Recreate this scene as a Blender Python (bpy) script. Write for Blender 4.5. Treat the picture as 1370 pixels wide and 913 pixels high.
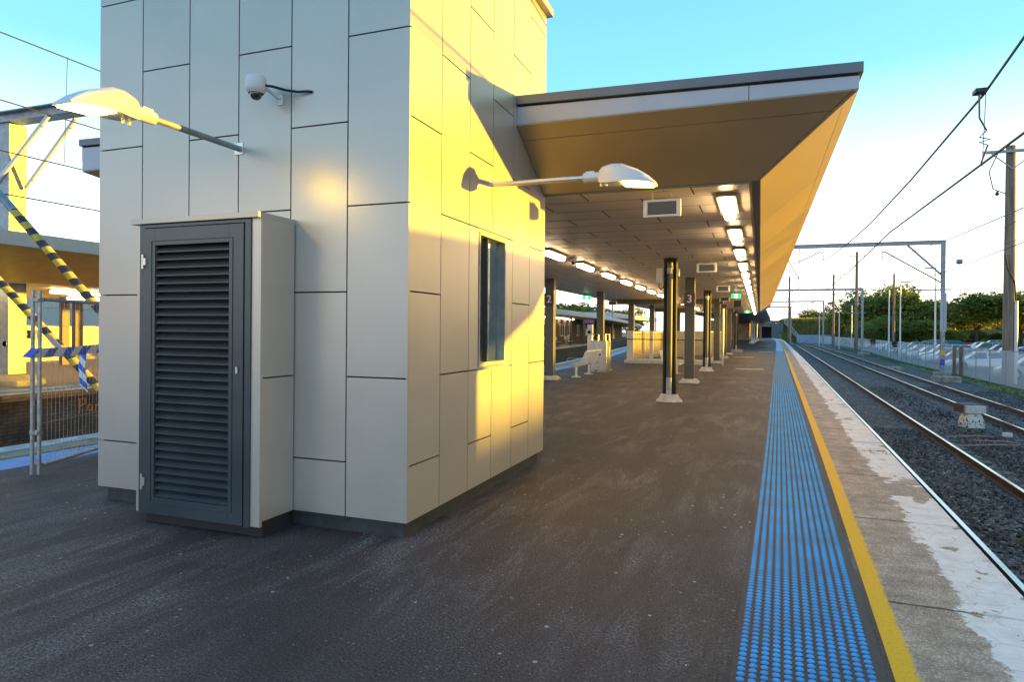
import bpy, math, random
from mathutils import Vector, Matrix
R = math.radians
random.seed(7)
S = bpy.context.scene
for o in list(bpy.data.objects): bpy.data.objects.remove(o)

# ------------------------------------------------------------------ camera
cam_d = bpy.data.cameras.new('camera'); cam = bpy.data.objects.new('camera', cam_d)
S.collection.objects.link(cam); S.camera = cam
yaw, pitch, roll = R(20.43), R(-.276), R(.491)
fw = Vector((-math.sin(yaw)*math.cos(pitch), math.cos(yaw)*math.cos(pitch), math.sin(pitch)))
rt = Vector((math.cos(yaw), math.sin(yaw), 0)); up = rt.cross(fw)
r2 = rt*math.cos(roll)+up*math.sin(roll); u2 = -rt*math.sin(roll)+up*math.cos(roll)
cam.matrix_world = Matrix(((r2.x, u2.x, -fw.x, 0), (r2.y, u2.y, -fw.y, 0), (r2.z, u2.z, -fw.z, 1.6), (0, 0, 0, 1)))
cam_d.sensor_width = 36; cam_d.lens = 890/1370*36; cam_d.clip_end = 3000; cam_d.clip_start = .05
cam_d.shift_y = -10.17/1370
S.render.resolution_x, S.render.resolution_y = 1024, 683

# ------------------------------------------------------------------ sky, sun, exposure
SUN_EL, SUN_AZ = R(2.0), R(68.7)
SKY_GAIN = 3.7
SKY_STOPS = [(0,(1.0,.97,.93)),(.06,(1.0,.98,.95)),(.16,(.62,.72,.78)),(.34,(.11,.37,.50)),(.60,(.06,.26,.46)),(1,(.07,.24,.48))]
w = bpy.data.worlds.new('World'); S.world = w; w.use_nodes = True
nt = w.node_tree; nt.nodes.clear()
sky = nt.nodes.new('ShaderNodeTexSky'); sky.sky_type = 'NISHITA'; sky.sun_disc = False
sky.sun_elevation = SUN_EL; sky.sun_rotation = SUN_AZ; sky.air_density = 1.0; sky.dust_density = .6; sky.ozone_density = 1.5
bg = nt.nodes.new('ShaderNodeBackground'); wo = nt.nodes.new('ShaderNodeOutputWorld')
bg.inputs[1].default_value = .15
# thin bright evening haze over the physical sky: whitish band low down, clear cyan blue above
tc_ = nt.nodes.new('ShaderNodeTexCoord'); sx0 = nt.nodes.new('ShaderNodeSeparateXYZ'); nt.links.new(tc_.outputs['Generated'], sx0.inputs[0])
gr = nt.nodes.new('ShaderNodeValToRGB'); nt.links.new(sx0.outputs[2], gr.inputs[0])
el_ = gr.color_ramp.elements
while len(el_) < 6: el_.new(.5)
for e_, (p_, c_) in zip(el_, SKY_STOPS): e_.position = p_; e_.color = (*c_, 1)
mx0 = nt.nodes.new('ShaderNodeMix'); mx0.data_type = 'RGBA'; mx0.blend_type = 'ADD'; mx0.inputs[0].default_value = 1
ml_ = nt.nodes.new('ShaderNodeVectorMath'); ml_.operation = 'SCALE'; ml_.inputs[3].default_value = SKY_GAIN; nt.links.new(gr.outputs[0], ml_.inputs[0])
ml2 = nt.nodes.new('ShaderNodeVectorMath'); ml2.operation = 'SCALE'; ml2.inputs[3].default_value = .45; nt.links.new(sky.outputs[0], ml2.inputs[0])
nt.links.new(ml2.outputs[0], mx0.inputs[6]); nt.links.new(ml_.outputs[0], mx0.inputs[7])
# the half of the evening sky away from the sun is deeper and bluer
gr2 = nt.nodes.new('ShaderNodeValToRGB'); mr0 = nt.nodes.new('ShaderNodeMapRange'); mr0.inputs[1].default_value = -1; mr0.inputs[2].default_value = 1
nt.links.new(sx0.outputs[1], mr0.inputs[0]); nt.links.new(mr0.outputs[0], gr2.inputs[0])
e_ = gr2.color_ramp.elements; e_[0].position = .28; e_[0].color = (.96, .92, .98, 1); e_[1].position = .60; e_[1].color = (1, 1, 1, 1)
mx1 = nt.nodes.new('ShaderNodeMix'); mx1.data_type = 'RGBA'; mx1.blend_type = 'MULTIPLY'; mx1.inputs[0].default_value = 1
nt.links.new(mx0.outputs[2], mx1.inputs[6]); nt.links.new(gr2.outputs[0], mx1.inputs[7])
# golden glow round the low sun, well outside the right edge of the view
dp = nt.nodes.new('ShaderNodeVectorMath'); dp.operation = 'DOT_PRODUCT'; dp.inputs[1].default_value = (math.sin(SUN_AZ), math.cos(SUN_AZ), .03); nt.links.new(tc_.outputs['Generated'], dp.inputs[0])
gr3 = nt.nodes.new('ShaderNodeValToRGB'); nt.links.new(dp.outputs['Value'], gr3.inputs[0]); e_ = gr3.color_ramp.elements
e_[0].position = .58; e_[0].color = (1, 1, 1, 1); e_[1].position = .84; e_[1].color = (1.0, .56, .10, 1)
mx2 = nt.nodes.new('ShaderNodeMix'); mx2.data_type = 'RGBA'; mx2.blend_type = 'MULTIPLY'; mx2.inputs[0].default_value = 1
nt.links.new(mx1.outputs[2], mx2.inputs[6]); nt.links.new(gr3.outputs[0], mx2.inputs[7])
nt.links.new(mx2.outputs[2], bg.inputs[0]); nt.links.new(bg.outputs[0], wo.inputs[0])
sl = bpy.data.lights.new('sun', 'SUN'); so = bpy.data.objects.new('sun', sl); S.collection.objects.link(so)
sl.energy = 5.0; sl.angle = R(.5); sl.color = (1, .58, .03)
sd = Vector((math.sin(SUN_AZ)*math.cos(SUN_EL), math.cos(SUN_AZ)*math.cos(SUN_EL), math.sin(SUN_EL)))
so.rotation_euler = sd.to_track_quat('Z', 'Y').to_euler(); so.location = (30, 12, 20)
S.view_settings.view_transform = 'Standard'; S.view_settings.look = 'None'
S.view_settings.gamma = 1; S.view_settings.exposure = 1.85; S.view_settings.use_curve_mapping = False
S.cycles.max_bounces = 8; S.cycles.transparent_max_bounces = 24
S.cycles.use_denoising = True; S.cycles.sample_clamp_indirect = 6

# ------------------------------------------------------------------ materials
MC = {}
def mat(name, col, rough=.6, metal=0, var=0, vscale=4, bump=0, bscale=60, emit=None, es=0, spec=.5, col2=None, coat=0, stretch=None, det=4):
    if name in MC: return MC[name]
    m = bpy.data.materials.new(name); m.use_nodes = True; N = m.node_tree.nodes; L = m.node_tree.links
    b = N['Principled BSDF']; b.inputs['Base Color'].default_value = (*col, 1); b.inputs['Roughness'].default_value = rough
    b.inputs['Metallic'].default_value = metal; b.inputs['Specular IOR Level'].default_value = spec
    b.inputs['Coat Weight'].default_value = coat; b.inputs['Coat Roughness'].default_value = .08
    tc = N.new('ShaderNodeTexCoord'); vec = tc.outputs['Object']
    if stretch:
        mp = N.new('ShaderNodeMapping'); mp.inputs['Scale'].default_value = stretch; L.new(vec, mp.inputs[0]); vec = mp.outputs[0]
    if var or col2:
        n = N.new('ShaderNodeTexNoise'); n.inputs['Scale'].default_value = vscale; n.inputs['Detail'].default_value = det; L.new(vec, n.inputs['Vector'])
        cr = N.new('ShaderNodeValToRGB'); e = cr.color_ramp.elements
        e[0].position = .35; e[1].position = .65
        c2 = col2 or tuple(min(1, c*(1+var)) for c in col)
        c1 = col if col2 else tuple(c*(1-var) for c in col)
        e[0].color = (*c1, 1); e[1].color = (*c2, 1)
        L.new(n.outputs[0], cr.inputs[0]); L.new(cr.outputs[0], b.inputs['Base Color'])
        mr = N.new('ShaderNodeMapRange'); mr.inputs[3].default_value = max(.02, rough-.08); mr.inputs[4].default_value = min(1, rough+.1)
        L.new(n.outputs[0], mr.inputs[0]); L.new(mr.outputs[0], b.inputs['Roughness'])
    if bump:
        n = N.new('ShaderNodeTexNoise'); n.inputs['Scale'].default_value = bscale; n.inputs['Detail'].default_value = 5; L.new(vec, n.inputs['Vector'])
        bp = N.new('ShaderNodeBump'); bp.inputs['Strength'].default_value = bump; bp.inputs['Distance'].default_value = .01
        L.new(n.outputs[0], bp.inputs['Height']); L.new(bp.outputs[0], b.inputs['Normal'])
    if emit:
        b.inputs['Emission Color'].default_value = (*emit, 1); b.inputs['Emission Strength'].default_value = es
    MC[name] = m; return m

CREAM = mat('cream cladding', (.50, .475, .43), .33, .38, var=.035, vscale=1.3, spec=.5)
CAPM = mat('metal capping', (.45, .44, .41), .4, .3)
def tone_shift(m, amt=.06, grime=False):
    N = m.node_tree.nodes; L = m.node_tree.links; b = N['Principled BSDF']; src = b.inputs['Base Color'].links[0].from_socket
    ge = N.new('ShaderNodeNewGeometry'); mr = N.new('ShaderNodeMapRange'); mr.inputs[3].default_value = 1-amt; mr.inputs[4].default_value = 1+amt*.6; L.new(ge.outputs['Random Per Island'], mr.inputs[0])
    mx = N.new('ShaderNodeVectorMath'); mx.operation = 'SCALE'; L.new(src, mx.inputs[0]); L.new(mr.outputs[0], mx.inputs[3])
    out = mx.outputs[0]
    tc = N.new('ShaderNodeTexCoord'); mp = N.new('ShaderNodeMapping'); mp.inputs['Scale'].default_value = (14, 14, .5); L.new(tc.outputs['Object'], mp.inputs[0])
    n = N.new('ShaderNodeTexNoise'); n.inputs['Scale'].default_value = 1; n.inputs['Detail'].default_value = 4; L.new(mp.outputs[0], n.inputs['Vector'])
    m2 = N.new('ShaderNodeMapRange'); m2.inputs[1].default_value = .35; m2.inputs[2].default_value = .7; m2.inputs[3].default_value = 1.0; m2.inputs[4].default_value = .99; L.new(n.outputs[0], m2.inputs[0])
    my = N.new('ShaderNodeVectorMath'); my.operation = 'SCALE'; L.new(out, my.inputs[0]); L.new(m2.outputs[0], my.inputs[3]); L.new(my.outputs[0], b.inputs['Base Color'])
    # very slight oil-canning of the sheets
    nb = N.new('ShaderNodeTexNoise'); nb.inputs['Scale'].default_value = 1.1; L.new(tc.outputs['Object'], nb.inputs['Vector'])
    bp = N.new('ShaderNodeBump'); bp.inputs['Strength'].default_value = .35; bp.inputs['Distance'].default_value = .02; L.new(nb.outputs[0], bp.inputs['Height']); L.new(bp.outputs[0], b.inputs['Normal'])
tone_shift(CREAM, .035)
DARKGAP = mat('dark joint', (.02, .022, .025), .7)
SKIRT = mat('dark skirting', (.035, .045, .05), .5, var=.3, vscale=8)
DOORM = mat('dark blue grey door paint', (.046, .066, .080), .32, .2, var=.12, vscale=3, spec=.6)
STEEL = mat('galvanised steel', (.40, .42, .43), .42, .75, var=.18, vscale=18)
STEELB = mat('weathered steel', (.27, .31, .34), .5, .5, var=.2, vscale=5)
SILVER = mat('silver metal', (.62, .63, .63), .3, .8, var=.06, vscale=12)
STAINL = mat('stainless steel', (.46, .44, .40), .28, .9, var=.15, vscale=3)
BRONZE = mat('dark polished pipe', (.030, .028, .025), .5, .1, spec=.2, var=.2, vscale=2)
COLM = mat('olive grey column paint', (.105, .10, .08), .38, .2, var=.1, vscale=3)
WHITEP = mat('white paint', (.72, .72, .70), .4, var=.05, vscale=6)
LAMPG = mat('light grey lamp housing', (.62, .64, .68), .35, .15, spec=.5)
BLACK = mat('black rubber', (.012, .013, .015), .45)
PLINTH = mat('pale mortar', (.48, .46, .42), .75, var=.18, vscale=9, bump=.5, bscale=40)
CONC = mat('weathered concrete', (.30, .27, .235), .85, var=.3, vscale=3, bump=.8, bscale=70)
FASC = mat('blue grey fascia', (.36, .39, .46), .4, .3, var=.05, vscale=2)
FASCD = mat('dark roof flashing', (.13, .15, .18), .4, .35, var=.1, vscale=2)
SOFF = mat('soffit cladding', (.34, .27, .17), .36, .25, var=.05, vscale=1.2)
tone_shift(SOFF, .10)
CEILM = mat('ceiling panel', (.80, .68, .54), .42, .1, var=.05, vscale=1.4, stretch=(.3, 6, 1))
DIFF = mat('lit diffuser', (.9, .88, .8), .4, emit=(1, .70, .38), es=9)
DIFFY = mat('lit lamp lens', (.9, .8, .5), .4, emit=(1, .60, .05), es=20)
CREAMW = mat('cream balustrade', (.62, .58, .48), .45, var=.06, vscale=3)
RIBW = mat('ribbed cream screen', (.66, .58, .42), .5, var=.06, vscale=3)
BRICKT = mat('tan brick', (.36, .23, .14), .8, var=.12, vscale=5)
WOOD = mat('weathered pole timber', (.20, .155, .115), .85, var=.35, vscale=10, bump=1, bscale=30, stretch=(1, 1, .05))
RAIL = mat('rail steel rusty', (.07, .045, .035), .7, .3, var=.3, vscale=8)
RAILT = mat('polished rail head', (.55, .58, .60), .22, 1)
SLEEP = mat('sleeper timber', (.12, .105, .09), .9, var=.4, vscale=9, bump=.8, bscale=30)
WIRE = mat('dark wire', (.05, .055, .065), .5, .5)
BLUEP = mat('blue tactile', (.004, .29, .66), .5, var=.2, vscale=2.2)
TYRE = mat('tyre', (.015, .015, .016), .8)
GLASSD = mat('dark glass', (.02, .025, .03), .06, 0, spec=.9, coat=.6)
SIGNP = mat('purple brown sign', (.075, .055, .07), .45)
WHITET = mat('white lettering', (.8, .8, .8), .5)
REDL = mat('red lens', (.35, .02, .02), .3)
TAPEB = mat('blue tape', (.03, .12, .62), .4); TAPEW = mat('white tape', (.85, .86, .88), .4)
HAZY = mat('hazard yellow', (.62, .40, .03), .5, var=.12, vscale=12); HAZB = mat('hazard black', (.02, .02, .02), .45, var=.2, vscale=12)

def node_mat(name):
    m = bpy.data.materials.new(name); m.use_nodes = True
    MC[name] = m
    return m, m.node_tree.nodes, m.node_tree.links, m.node_tree.nodes['Principled BSDF']
def ramp(N, L, src, stops):
    cr = N.new('ShaderNodeValToRGB'); e = cr.color_ramp.elements
    while len(e) < len(stops): e.new(.5)
    for i, (p, c) in enumerate(stops):
        e[i].position = p; e[i].color = (*c, 1) if len(c) == 3 else c
    L.new(src, cr.inputs[0]); return cr.outputs[0]
def noise(N, L, vec, sc, det=5, rough=.55, stretch=None, rot=0, dist=0):
    if stretch or rot:
        mp = N.new('ShaderNodeMapping'); mp.inputs['Scale'].default_value = stretch or (1, 1, 1); mp.inputs['Rotation'].default_value = (0, 0, rot); L.new(vec, mp.inputs[0]); vec = mp.outputs[0]
    n = N.new('ShaderNodeTexNoise'); n.inputs['Scale'].default_value = sc; n.inputs['Detail'].default_value = det; n.inputs['Roughness'].default_value = rough
    n.inputs['Distortion'].default_value = dist
    L.new(vec, n.inputs['Vector']); return n.outputs[0]
def mixc(N, L, f, a, b, mode='MIX'):
    m = N.new('ShaderNodeMix'); m.data_type = 'RGBA'; m.blend_type = mode
    for s, v in ((0, f), (6, a), (7, b)):
        if isinstance(v, (int, float)): m.inputs[s].default_value = v
        elif isinstance(v, tuple): m.inputs[s].default_value = (*v, 1) if len(v) == 3 else v
        else: L.new(v, m.inputs[s])
    return m.outputs[2]
def mth(N, L, op, a, b=0.0, c=None):
    m = N.new('ShaderNodeMath'); m.operation = op
    for i, v in enumerate((a, b, c)):
        if v is None: continue
        if isinstance(v, (int, float)): m.inputs[i].default_value = v
        else: L.new(v, m.inputs[i])
    return m.outputs[0]
BW = lambda a: (a, a, a)

def asphalt():
    m, N, L, b = node_mat('platform asphalt'); v = N.new('ShaderNodeTexCoord').outputs['Object']
    n1 = noise(N, L, v, .8, 6, .6)
    c = ramp(N, L, n1, [(.3, (.024, .0165, .0185)), (.5, (.044, .0305, .032)), (.72, (.076, .054, .053))])
    fine = noise(N, L, v, 80, 5, .8)
    c = mixc(N, L, 1, c, ramp(N, L, fine, [(.38, BW(.12)), (.5, BW(.75)), (.60, BW(3.0))]), 'MULTIPLY')
    # pale dry scuffs dragged across the surface
    s1 = ramp(N, L, noise(N, L, v, 2.0, 9, .75, (1.6, .34, 1), R(-28), .6), [(.46, BW(0)), (.68, BW(1))])
    s2 = ramp(N, L, noise(N, L, v, 55, 4, .75), [(.47, BW(0)), (.56, BW(1))])
    sm = mth(N, L, 'MULTIPLY', s1, s2)
    big = ramp(N, L, noise(N, L, v, .55, 3, .5), [(.42, BW(.25)), (.58, BW(1))])
    sm = mth(N, L, 'MULTIPLY', sm, big)
    c = mixc(N, L, mth(N, L, 'MULTIPLY', sm, .95), c, (.32, .29, .30))
    # chips and specks
    vo = N.new('ShaderNodeTexVoronoi'); vo.inputs['Scale'].default_value = 16; L.new(v, vo.inputs['Vector'])
    sep = N.new('ShaderNodeSeparateColor'); L.new(vo.outputs['Color'], sep.inputs[0])
    sz = mth(N, L, 'MULTIPLY', mth(N, L, 'SUBTRACT', sep.outputs[0], .84), 1.3)
    sp = mth(N, L, 'LESS_THAN', vo.outputs['Distance'], sz)
    pz = ramp(N, L, noise(N, L, v, 1.1, 3), [(.40, BW(.25)), (.56, BW(1))])
    c = mixc(N, L, mth(N, L, 'MULTIPLY', mth(N, L, 'MULTIPLY', sp, pz), .8), c, (.50, .52, .55))
    vo2 = N.new('ShaderNodeTexVoronoi'); vo2.inputs['Scale'].default_value = 42; L.new(v, vo2.inputs['Vector'])
    sep2 = N.new('ShaderNodeSeparateColor'); L.new(vo2.outputs['Color'], sep2.inputs[0])
    sp2 = mth(N, L, 'LESS_THAN', vo2.outputs['Distance'], mth(N, L, 'MULTIPLY', mth(N, L, 'SUBTRACT', sep2.outputs[1], .78), 1.6))
    pz2 = ramp(N, L, noise(N, L, v, .9, 4, .7), [(.40, BW(.1)), (.60, BW(.75))])
    c = mixc(N, L, mth(N, L, 'MULTIPLY', sp2, pz2), c, (.24, .24, .26))
    dk = ramp(N, L, noise(N, L, v, 1.7, 4, .6), [(.60, BW(1)), (.72, BW(.55))])
    c = mixc(N, L, 1, c, dk, 'MULTIPLY')
    L.new(c, b.inputs['Base Color'])
    L.new(ramp(N, L, n1, [(.3, BW(.55)), (.7, BW(.8))]), b.inputs['Roughness'])
    bp = N.new('ShaderNodeBump'); bp.inputs['Strength'].default_value = .9; bp.inputs['Distance'].default_value = .006
    L.new(noise(N, L, v, 120, 4, .7), bp.inputs['Height']); L.new(bp.outputs[0], b.inputs['Normal'])
    return m
ASPH = asphalt()

def coping():
    # uv.x = metres across from the yellow line, uv.y = metres along
    m, N, L, b = node_mat('worn coping with peeling white edge paint'); tc = N.new('ShaderNodeTexCoord'); v = tc.outputs['UV']
    sx = N.new('ShaderNodeSeparateXYZ'); L.new(v, sx.inputs[0]); X, Y = sx.outputs[0], sx.outputs[1]
    n1 = noise(N, L, v, 5, 7, .65)
    c = ramp(N, L, n1, [(.3, (.36, .25, .175)), (.5, (.58, .42, .31)), (.7, (.74, .58, .46))])
    peb = N.new('ShaderNodeTexVoronoi'); peb.inputs['Scale'].default_value = 75; L.new(v, peb.inputs['Vector'])
    c = mixc(N, L, .8, c, ramp(N, L, peb.outputs['Distance'], [(.08, BW(1.35)), (.55, BW(.5))]), 'MULTIPLY')
    c = mixc(N, L, .5, c, ramp(N, L, noise(N, L, v, 1.2, 4), [(.35, BW(.6)), (.65, BW(1.2))]), 'MULTIPLY')
    # white paint: edge wanders with noise and steps with distance
    edge = mth(N, L, 'ADD', mth(N, L, 'MULTIPLY', mth(N, L, 'SUBTRACT', noise(N, L, v, 1.3, 6, .65), .5), .42),
               mth(N, L, 'MULTIPLY', mth(N, L, 'SUBTRACT', noise(N, L, v, 8, 9, .85), .5), .30))
    t = mth(N, L, 'ADD', X, edge)
    pm = ramp(N, L, t, [(.505, BW(0)), (.515, BW(1))])
    # bare patches in the paint
    hole = ramp(N, L, noise(N, L, v, 3.2, 5, .6, (1, .6, 1)), [(.60, BW(1)), (.61, BW(0))])
    y1 = mth(N, L, 'COMPARE', Y, 7.95, .45)
    gap = mth(N, L, 'SUBTRACT', 1, mth(N, L, 'MULTIPLY', y1, ramp(N, L, noise(N, L, v, 4, 5), [(.40, BW(0)), (.43, BW(1))])))
    pm = mth(N, L, 'MULTIPLY', mth(N, L, 'MULTIPLY', pm, hole), gap)
    ck = N.new('ShaderNodeTexVoronoi'); ck.feature = 'DISTANCE_TO_EDGE'; ck.inputs['Scale'].default_value = 5
    wv = N.new('ShaderNodeVectorMath'); wv.operation = 'ADD'; L.new(v, wv.inputs[0])
    nn = N.new('ShaderNodeTexNoise'); nn.inputs['Scale'].default_value = 7; L.new(v, nn.inputs['Vector'])
    sc = N.new('ShaderNodeVectorMath'); sc.operation = 'SCALE'; sc.inputs[3].default_value = .12; L.new(nn.outputs['Color'], sc.inputs[0]); L.new(sc.outputs[0], wv.inputs[1])
    L.new(wv.outputs[0], ck.inputs['Vector'])
    ckm = ramp(N, L, ck.outputs['Distance'], [(.0, BW(.55)), (.018, BW(1))])
    wc = ramp(N, L, noise(N, L, v, 6, 6, .7), [(.3, (.72, .60, .54)), (.6, (.88, .78, .72))])
    wc = mixc(N, L, .8, wc, ckm, 'MULTIPLY')
    # faint red chalk and blue paint marks
    rd = mth(N, L, 'MULTIPLY', mth(N, L, 'COMPARE', Y, 8.1, .5), ramp(N, L, noise(N, L, v, 14, 3, .5, (.5, 2, 1)), [(.60, BW(0)), (.66, BW(.5))]))
    wc = mixc(N, L, rd, wc, (.45, .12, .10))
    bl = mth(N, L, 'MULTIPLY', mth(N, L, 'COMPARE', mth(N, L, 'ADD', Y, mth(N, L, 'MULTIPLY', X, -.1)), 10.9, .06), .55)
    wc = mixc(N, L, bl, wc, (.10, .28, .62))
    c = mixc(N, L, pm, c, wc)
    # yellow paint with ragged edge
    ye = mth(N, L, 'ADD', X, mth(N, L, 'MULTIPLY', mth(N, L, 'SUBTRACT', noise(N, L, v, 7, 8, .75), .5), .075))
    ym = ramp(N, L, ye, [(.093, BW(1)), (.118, BW(0))])
    yc = ramp(N, L, noise(N, L, v, 60, 4, .7), [(.30, (.42, .20, .01)), (.40, (.86, .44, .003)), (.7, (.95, .52, .003))])
    c = mixc(N, L, ym, c, yc)
    # joints between slabs every 1.96 m
    jy = mth(N, L, 'ADD', Y, mth(N, L, 'MULTIPLY', mth(N, L, 'SUBTRACT', noise(N, L, v, 4, 4), .5), .05))
    jm = mth(N, L, 'PINGPONG', mth(N, L, 'ADD', jy, -.60), .98)
    jm = mth(N, L, 'LESS_THAN', jm, mth(N, L, 'MULTIPLY', noise(N, L, v, 9, 3), .026))
    jx = mth(N, L, 'MULTIPLY', mth(N, L, 'GREATER_THAN', X, .105), ramp(N, L, X, [(.5, BW(.95)), (.56, BW(.3))]))
    c = mixc(N, L, mth(N, L, 'MULTIPLY', jm, jx), c, (.03, .027, .025))
    L.new(c, b.inputs['Base Color']); b.inputs['Roughness'].default_value = .72
    bp = N.new('ShaderNodeBump'); bp.inputs['Strength'].default_value = .8; bp.inputs['Distance'].default_value = .006
    h = mth(N, L, 'ADD', mth(N, L, 'MULTIPLY', noise(N, L, v, 90, 4, .7), mth(N, L, 'SUBTRACT', 1, mth(N, L, 'MULTIPLY', pm, .75))), mth(N, L, 'MULTIPLY', pm, .35))
    L.new(h, bp.inputs['Height']); L.new(bp.outputs[0], b.inputs['Normal'])
    return m
COPE = coping()

def ballast():
    m, N, L, b = node_mat('railway ballast'); v = N.new('ShaderNodeTexCoord').outputs['Object']
    vo = N.new('ShaderNodeTexVoronoi'); vo.inputs['Scale'].default_value = 15; vo.inputs['Randomness'].default_value = 1; L.new(v, vo.inputs['Vector'])
    sp = N.new('ShaderNodeSeparateColor'); L.new(vo.outputs['Color'], sp.inputs[0])
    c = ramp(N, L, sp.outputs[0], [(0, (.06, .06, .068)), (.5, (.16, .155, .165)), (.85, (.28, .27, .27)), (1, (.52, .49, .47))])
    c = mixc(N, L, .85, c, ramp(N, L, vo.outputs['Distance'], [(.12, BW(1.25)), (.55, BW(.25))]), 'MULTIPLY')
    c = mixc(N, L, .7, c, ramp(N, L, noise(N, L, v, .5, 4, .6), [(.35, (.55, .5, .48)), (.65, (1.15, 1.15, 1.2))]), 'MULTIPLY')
    g = ramp(N, L, noise(N, L, v, .45, 6, .7), [(.66, BW(0)), (.72, BW(.7))])
    c = mixc(N, L, g, c, (.06, .09, .025))
    L.new(c, b.inputs['Base Color']); b.inputs['Roughness'].default_value = .85
    bp = N.new('ShaderNodeBump'); bp.inputs['Strength'].default_value = 1; bp.inputs['Distance'].default_value = .05; bp.invert = True
    L.new(vo.outputs['Distance'], bp.inputs['Height']); L.new(bp.outputs[0], b.inputs['Normal'])
    return m
BALL = ballast()
def ground_mat(name, c1, c2, c3, sc=.15, s2=8):
    m, N, L, b = node_mat(name); v = N.new('ShaderNodeTexCoord').outputs['Object']
    c = ramp(N, L, noise(N, L, v, sc, 6, .65), [(.35, c1), (.5, c2), (.65, c3)])
    c = mixc(N, L, .7, c, ramp(N, L, noise(N, L, v, s2, 5, .7), [(.3, BW(.5)), (.7, BW(1.4))]), 'MULTIPLY')
    L.new(c, b.inputs['Base Color']); b.inputs['Roughness'].default_value = .9
    bp = N.new('ShaderNodeBump'); bp.inputs['Strength'].default_value = .7; bp.inputs['Distance'].default_value = .05
    L.new(noise(N, L, v, s2*2, 4, .7), bp.inputs['Height']); L.new(bp.outputs[0], b.inputs['Normal'])
    return m
GRASSM = ground_mat('verge grass', (.07, .12, .03), (.12, .16, .045), (.18, .16, .07), .3)
CARPK = ground_mat('car park asphalt', (.06, .06, .065), (.085, .085, .09), (.11, .11, .11), .2)
LANDM = ground_mat('distant ground', (.05, .07, .03), (.09, .10, .05), (.12, .11, .07), .05, 1)
BANKM = ground_mat('dry sun tinted bank grass', (.09, .11, .03), (.18, .16, .05), (.42, .28, .07), .12, 1.2)  # gold raised in the dry grass tones to stand in for sunlight

def brick_mat(name, c1, c2, mortar, sc=1, axis='YZ'):
    m, N, L, b = node_mat(name); v = N.new('ShaderNodeTexCoord').outputs['Object']
    s = N.new('ShaderNodeSeparateXYZ'); L.new(v, s.inputs[0]); cb = N.new('ShaderNodeCombineXYZ')
    L.new(s.outputs['XYZ'.index(axis[0])], cb.inputs[0]); L.new(s.outputs['XYZ'.index(axis[1])], cb.inputs[1])
    br = N.new('ShaderNodeTexBrick'); br.inputs['Scale'].default_value = 1; br.inputs['Brick Width'].default_value = .235*sc; br.inputs['Row Height'].default_value = .085*sc
    br.inputs['Mortar Size'].default_value = .008*sc; br.inputs['Color1'].default_value = (*c1, 1); br.inputs['Color2'].default_value = (*c2, 1); br.inputs['Mortar'].default_value = (*mortar, 1)
    L.new(cb.outputs[0], br.inputs['Vector'])
    c = mixc(N, L, .8, br.outputs[0], ramp(N, L, noise(N, L, v, 1.2, 6, .7), [(.35, BW(.4)), (.65, BW(1.25))]), 'MULTIPLY')
    L.new(c, b.inputs['Base Color']); b.inputs['Roughness'].default_value = .85
    bp = N.new('ShaderNodeBump'); bp.inputs['Strength'].default_value = .5; bp.inputs['Distance'].default_value = .01; L.new(br.outputs[1], bp.inputs['Height']); bp.invert = True; L.new(bp.outputs[0], b.inputs['Normal'])
    return m
BRKW = brick_mat('grimy dark brick', (.11, .085, .065), (.17, .13, .10), (.07, .06, .055))
BRKT = brick_mat('tan brickwork', (.42, .24, .13), (.36, .20, .11), (.40, .30, .2), axis='XZ')

def leafm(name, c1, c2, c3):
    m, N, L, b = node_mat(name)
    oi = N.new('ShaderNodeNewGeometry')
    tc = N.new('ShaderNodeTexCoord')
    n = noise(N, L, tc.outputs['Object'], .35, 4, .6)
    a = mth(N, L, 'ADD', mth(N, L, 'MULTIPLY', oi.outputs['Random Per Island'], .5), mth(N, L, 'MULTIPLY', n, .7))
    c = ramp(N, L, a, [(.3, c1), (.6, c2), (.88, c3)])
    L.new(c, b.inputs['Base Color']); b.inputs['Roughness'].default_value = .55
    tr = N.new('ShaderNodeBsdfTranslucent'); L.new(c, tr.inputs[0]); mx = N.new('ShaderNodeMixShader'); mx.inputs[0].default_value = .5
    L.new(b.outputs[0], mx.inputs[1]); L.new(tr.outputs[0], mx.inputs[2]); L.new(mx.outputs[0], N['Material Output'].inputs[0])
    return m
LEAF = leafm('tree leaves', (.08, .14, .03), (.17, .25, .045), (.46, .38, .06))
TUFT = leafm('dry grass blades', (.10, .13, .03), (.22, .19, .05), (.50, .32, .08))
VERG = leafm('verge blades', (.05, .10, .02), (.09, .16, .03), (.20, .20, .06))
BARK = mat('bark', (.09, .07, .05), .9, var=.3, vscale=6)

def mesh_mat():
    m, N, L, b = node_mat('chain link mesh'); v = N.new('ShaderNodeTexCoord').outputs['Object']
    s = N.new('ShaderNodeSeparateXYZ'); L.new(v, s.inputs[0])
    a = mth(N, L, 'ADD', s.outputs[1], s.outputs[2]); d = mth(N, L, 'SUBTRACT', s.outputs[1], s.outputs[2])
    k = 1/.05
    f1 = mth(N, L, 'LESS_THAN', mth(N, L, 'PINGPONG', mth(N, L, 'MULTIPLY', a, k), .5), .15)
    f2 = mth(N, L, 'LESS_THAN', mth(N, L, 'PINGPONG', mth(N, L, 'MULTIPLY', d, k), .5), .15)
    mk = mth(N, L, 'MAXIMUM', f1, f2)
    b.inputs['Base Color'].default_value = (.58, .70, .84, 1); b.inputs['Metallic'].default_value = .3; b.inputs['Roughness'].default_value = .5
    L.new(mk, b.inputs['Alpha']); return m
CHAIN = mesh_mat()
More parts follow.
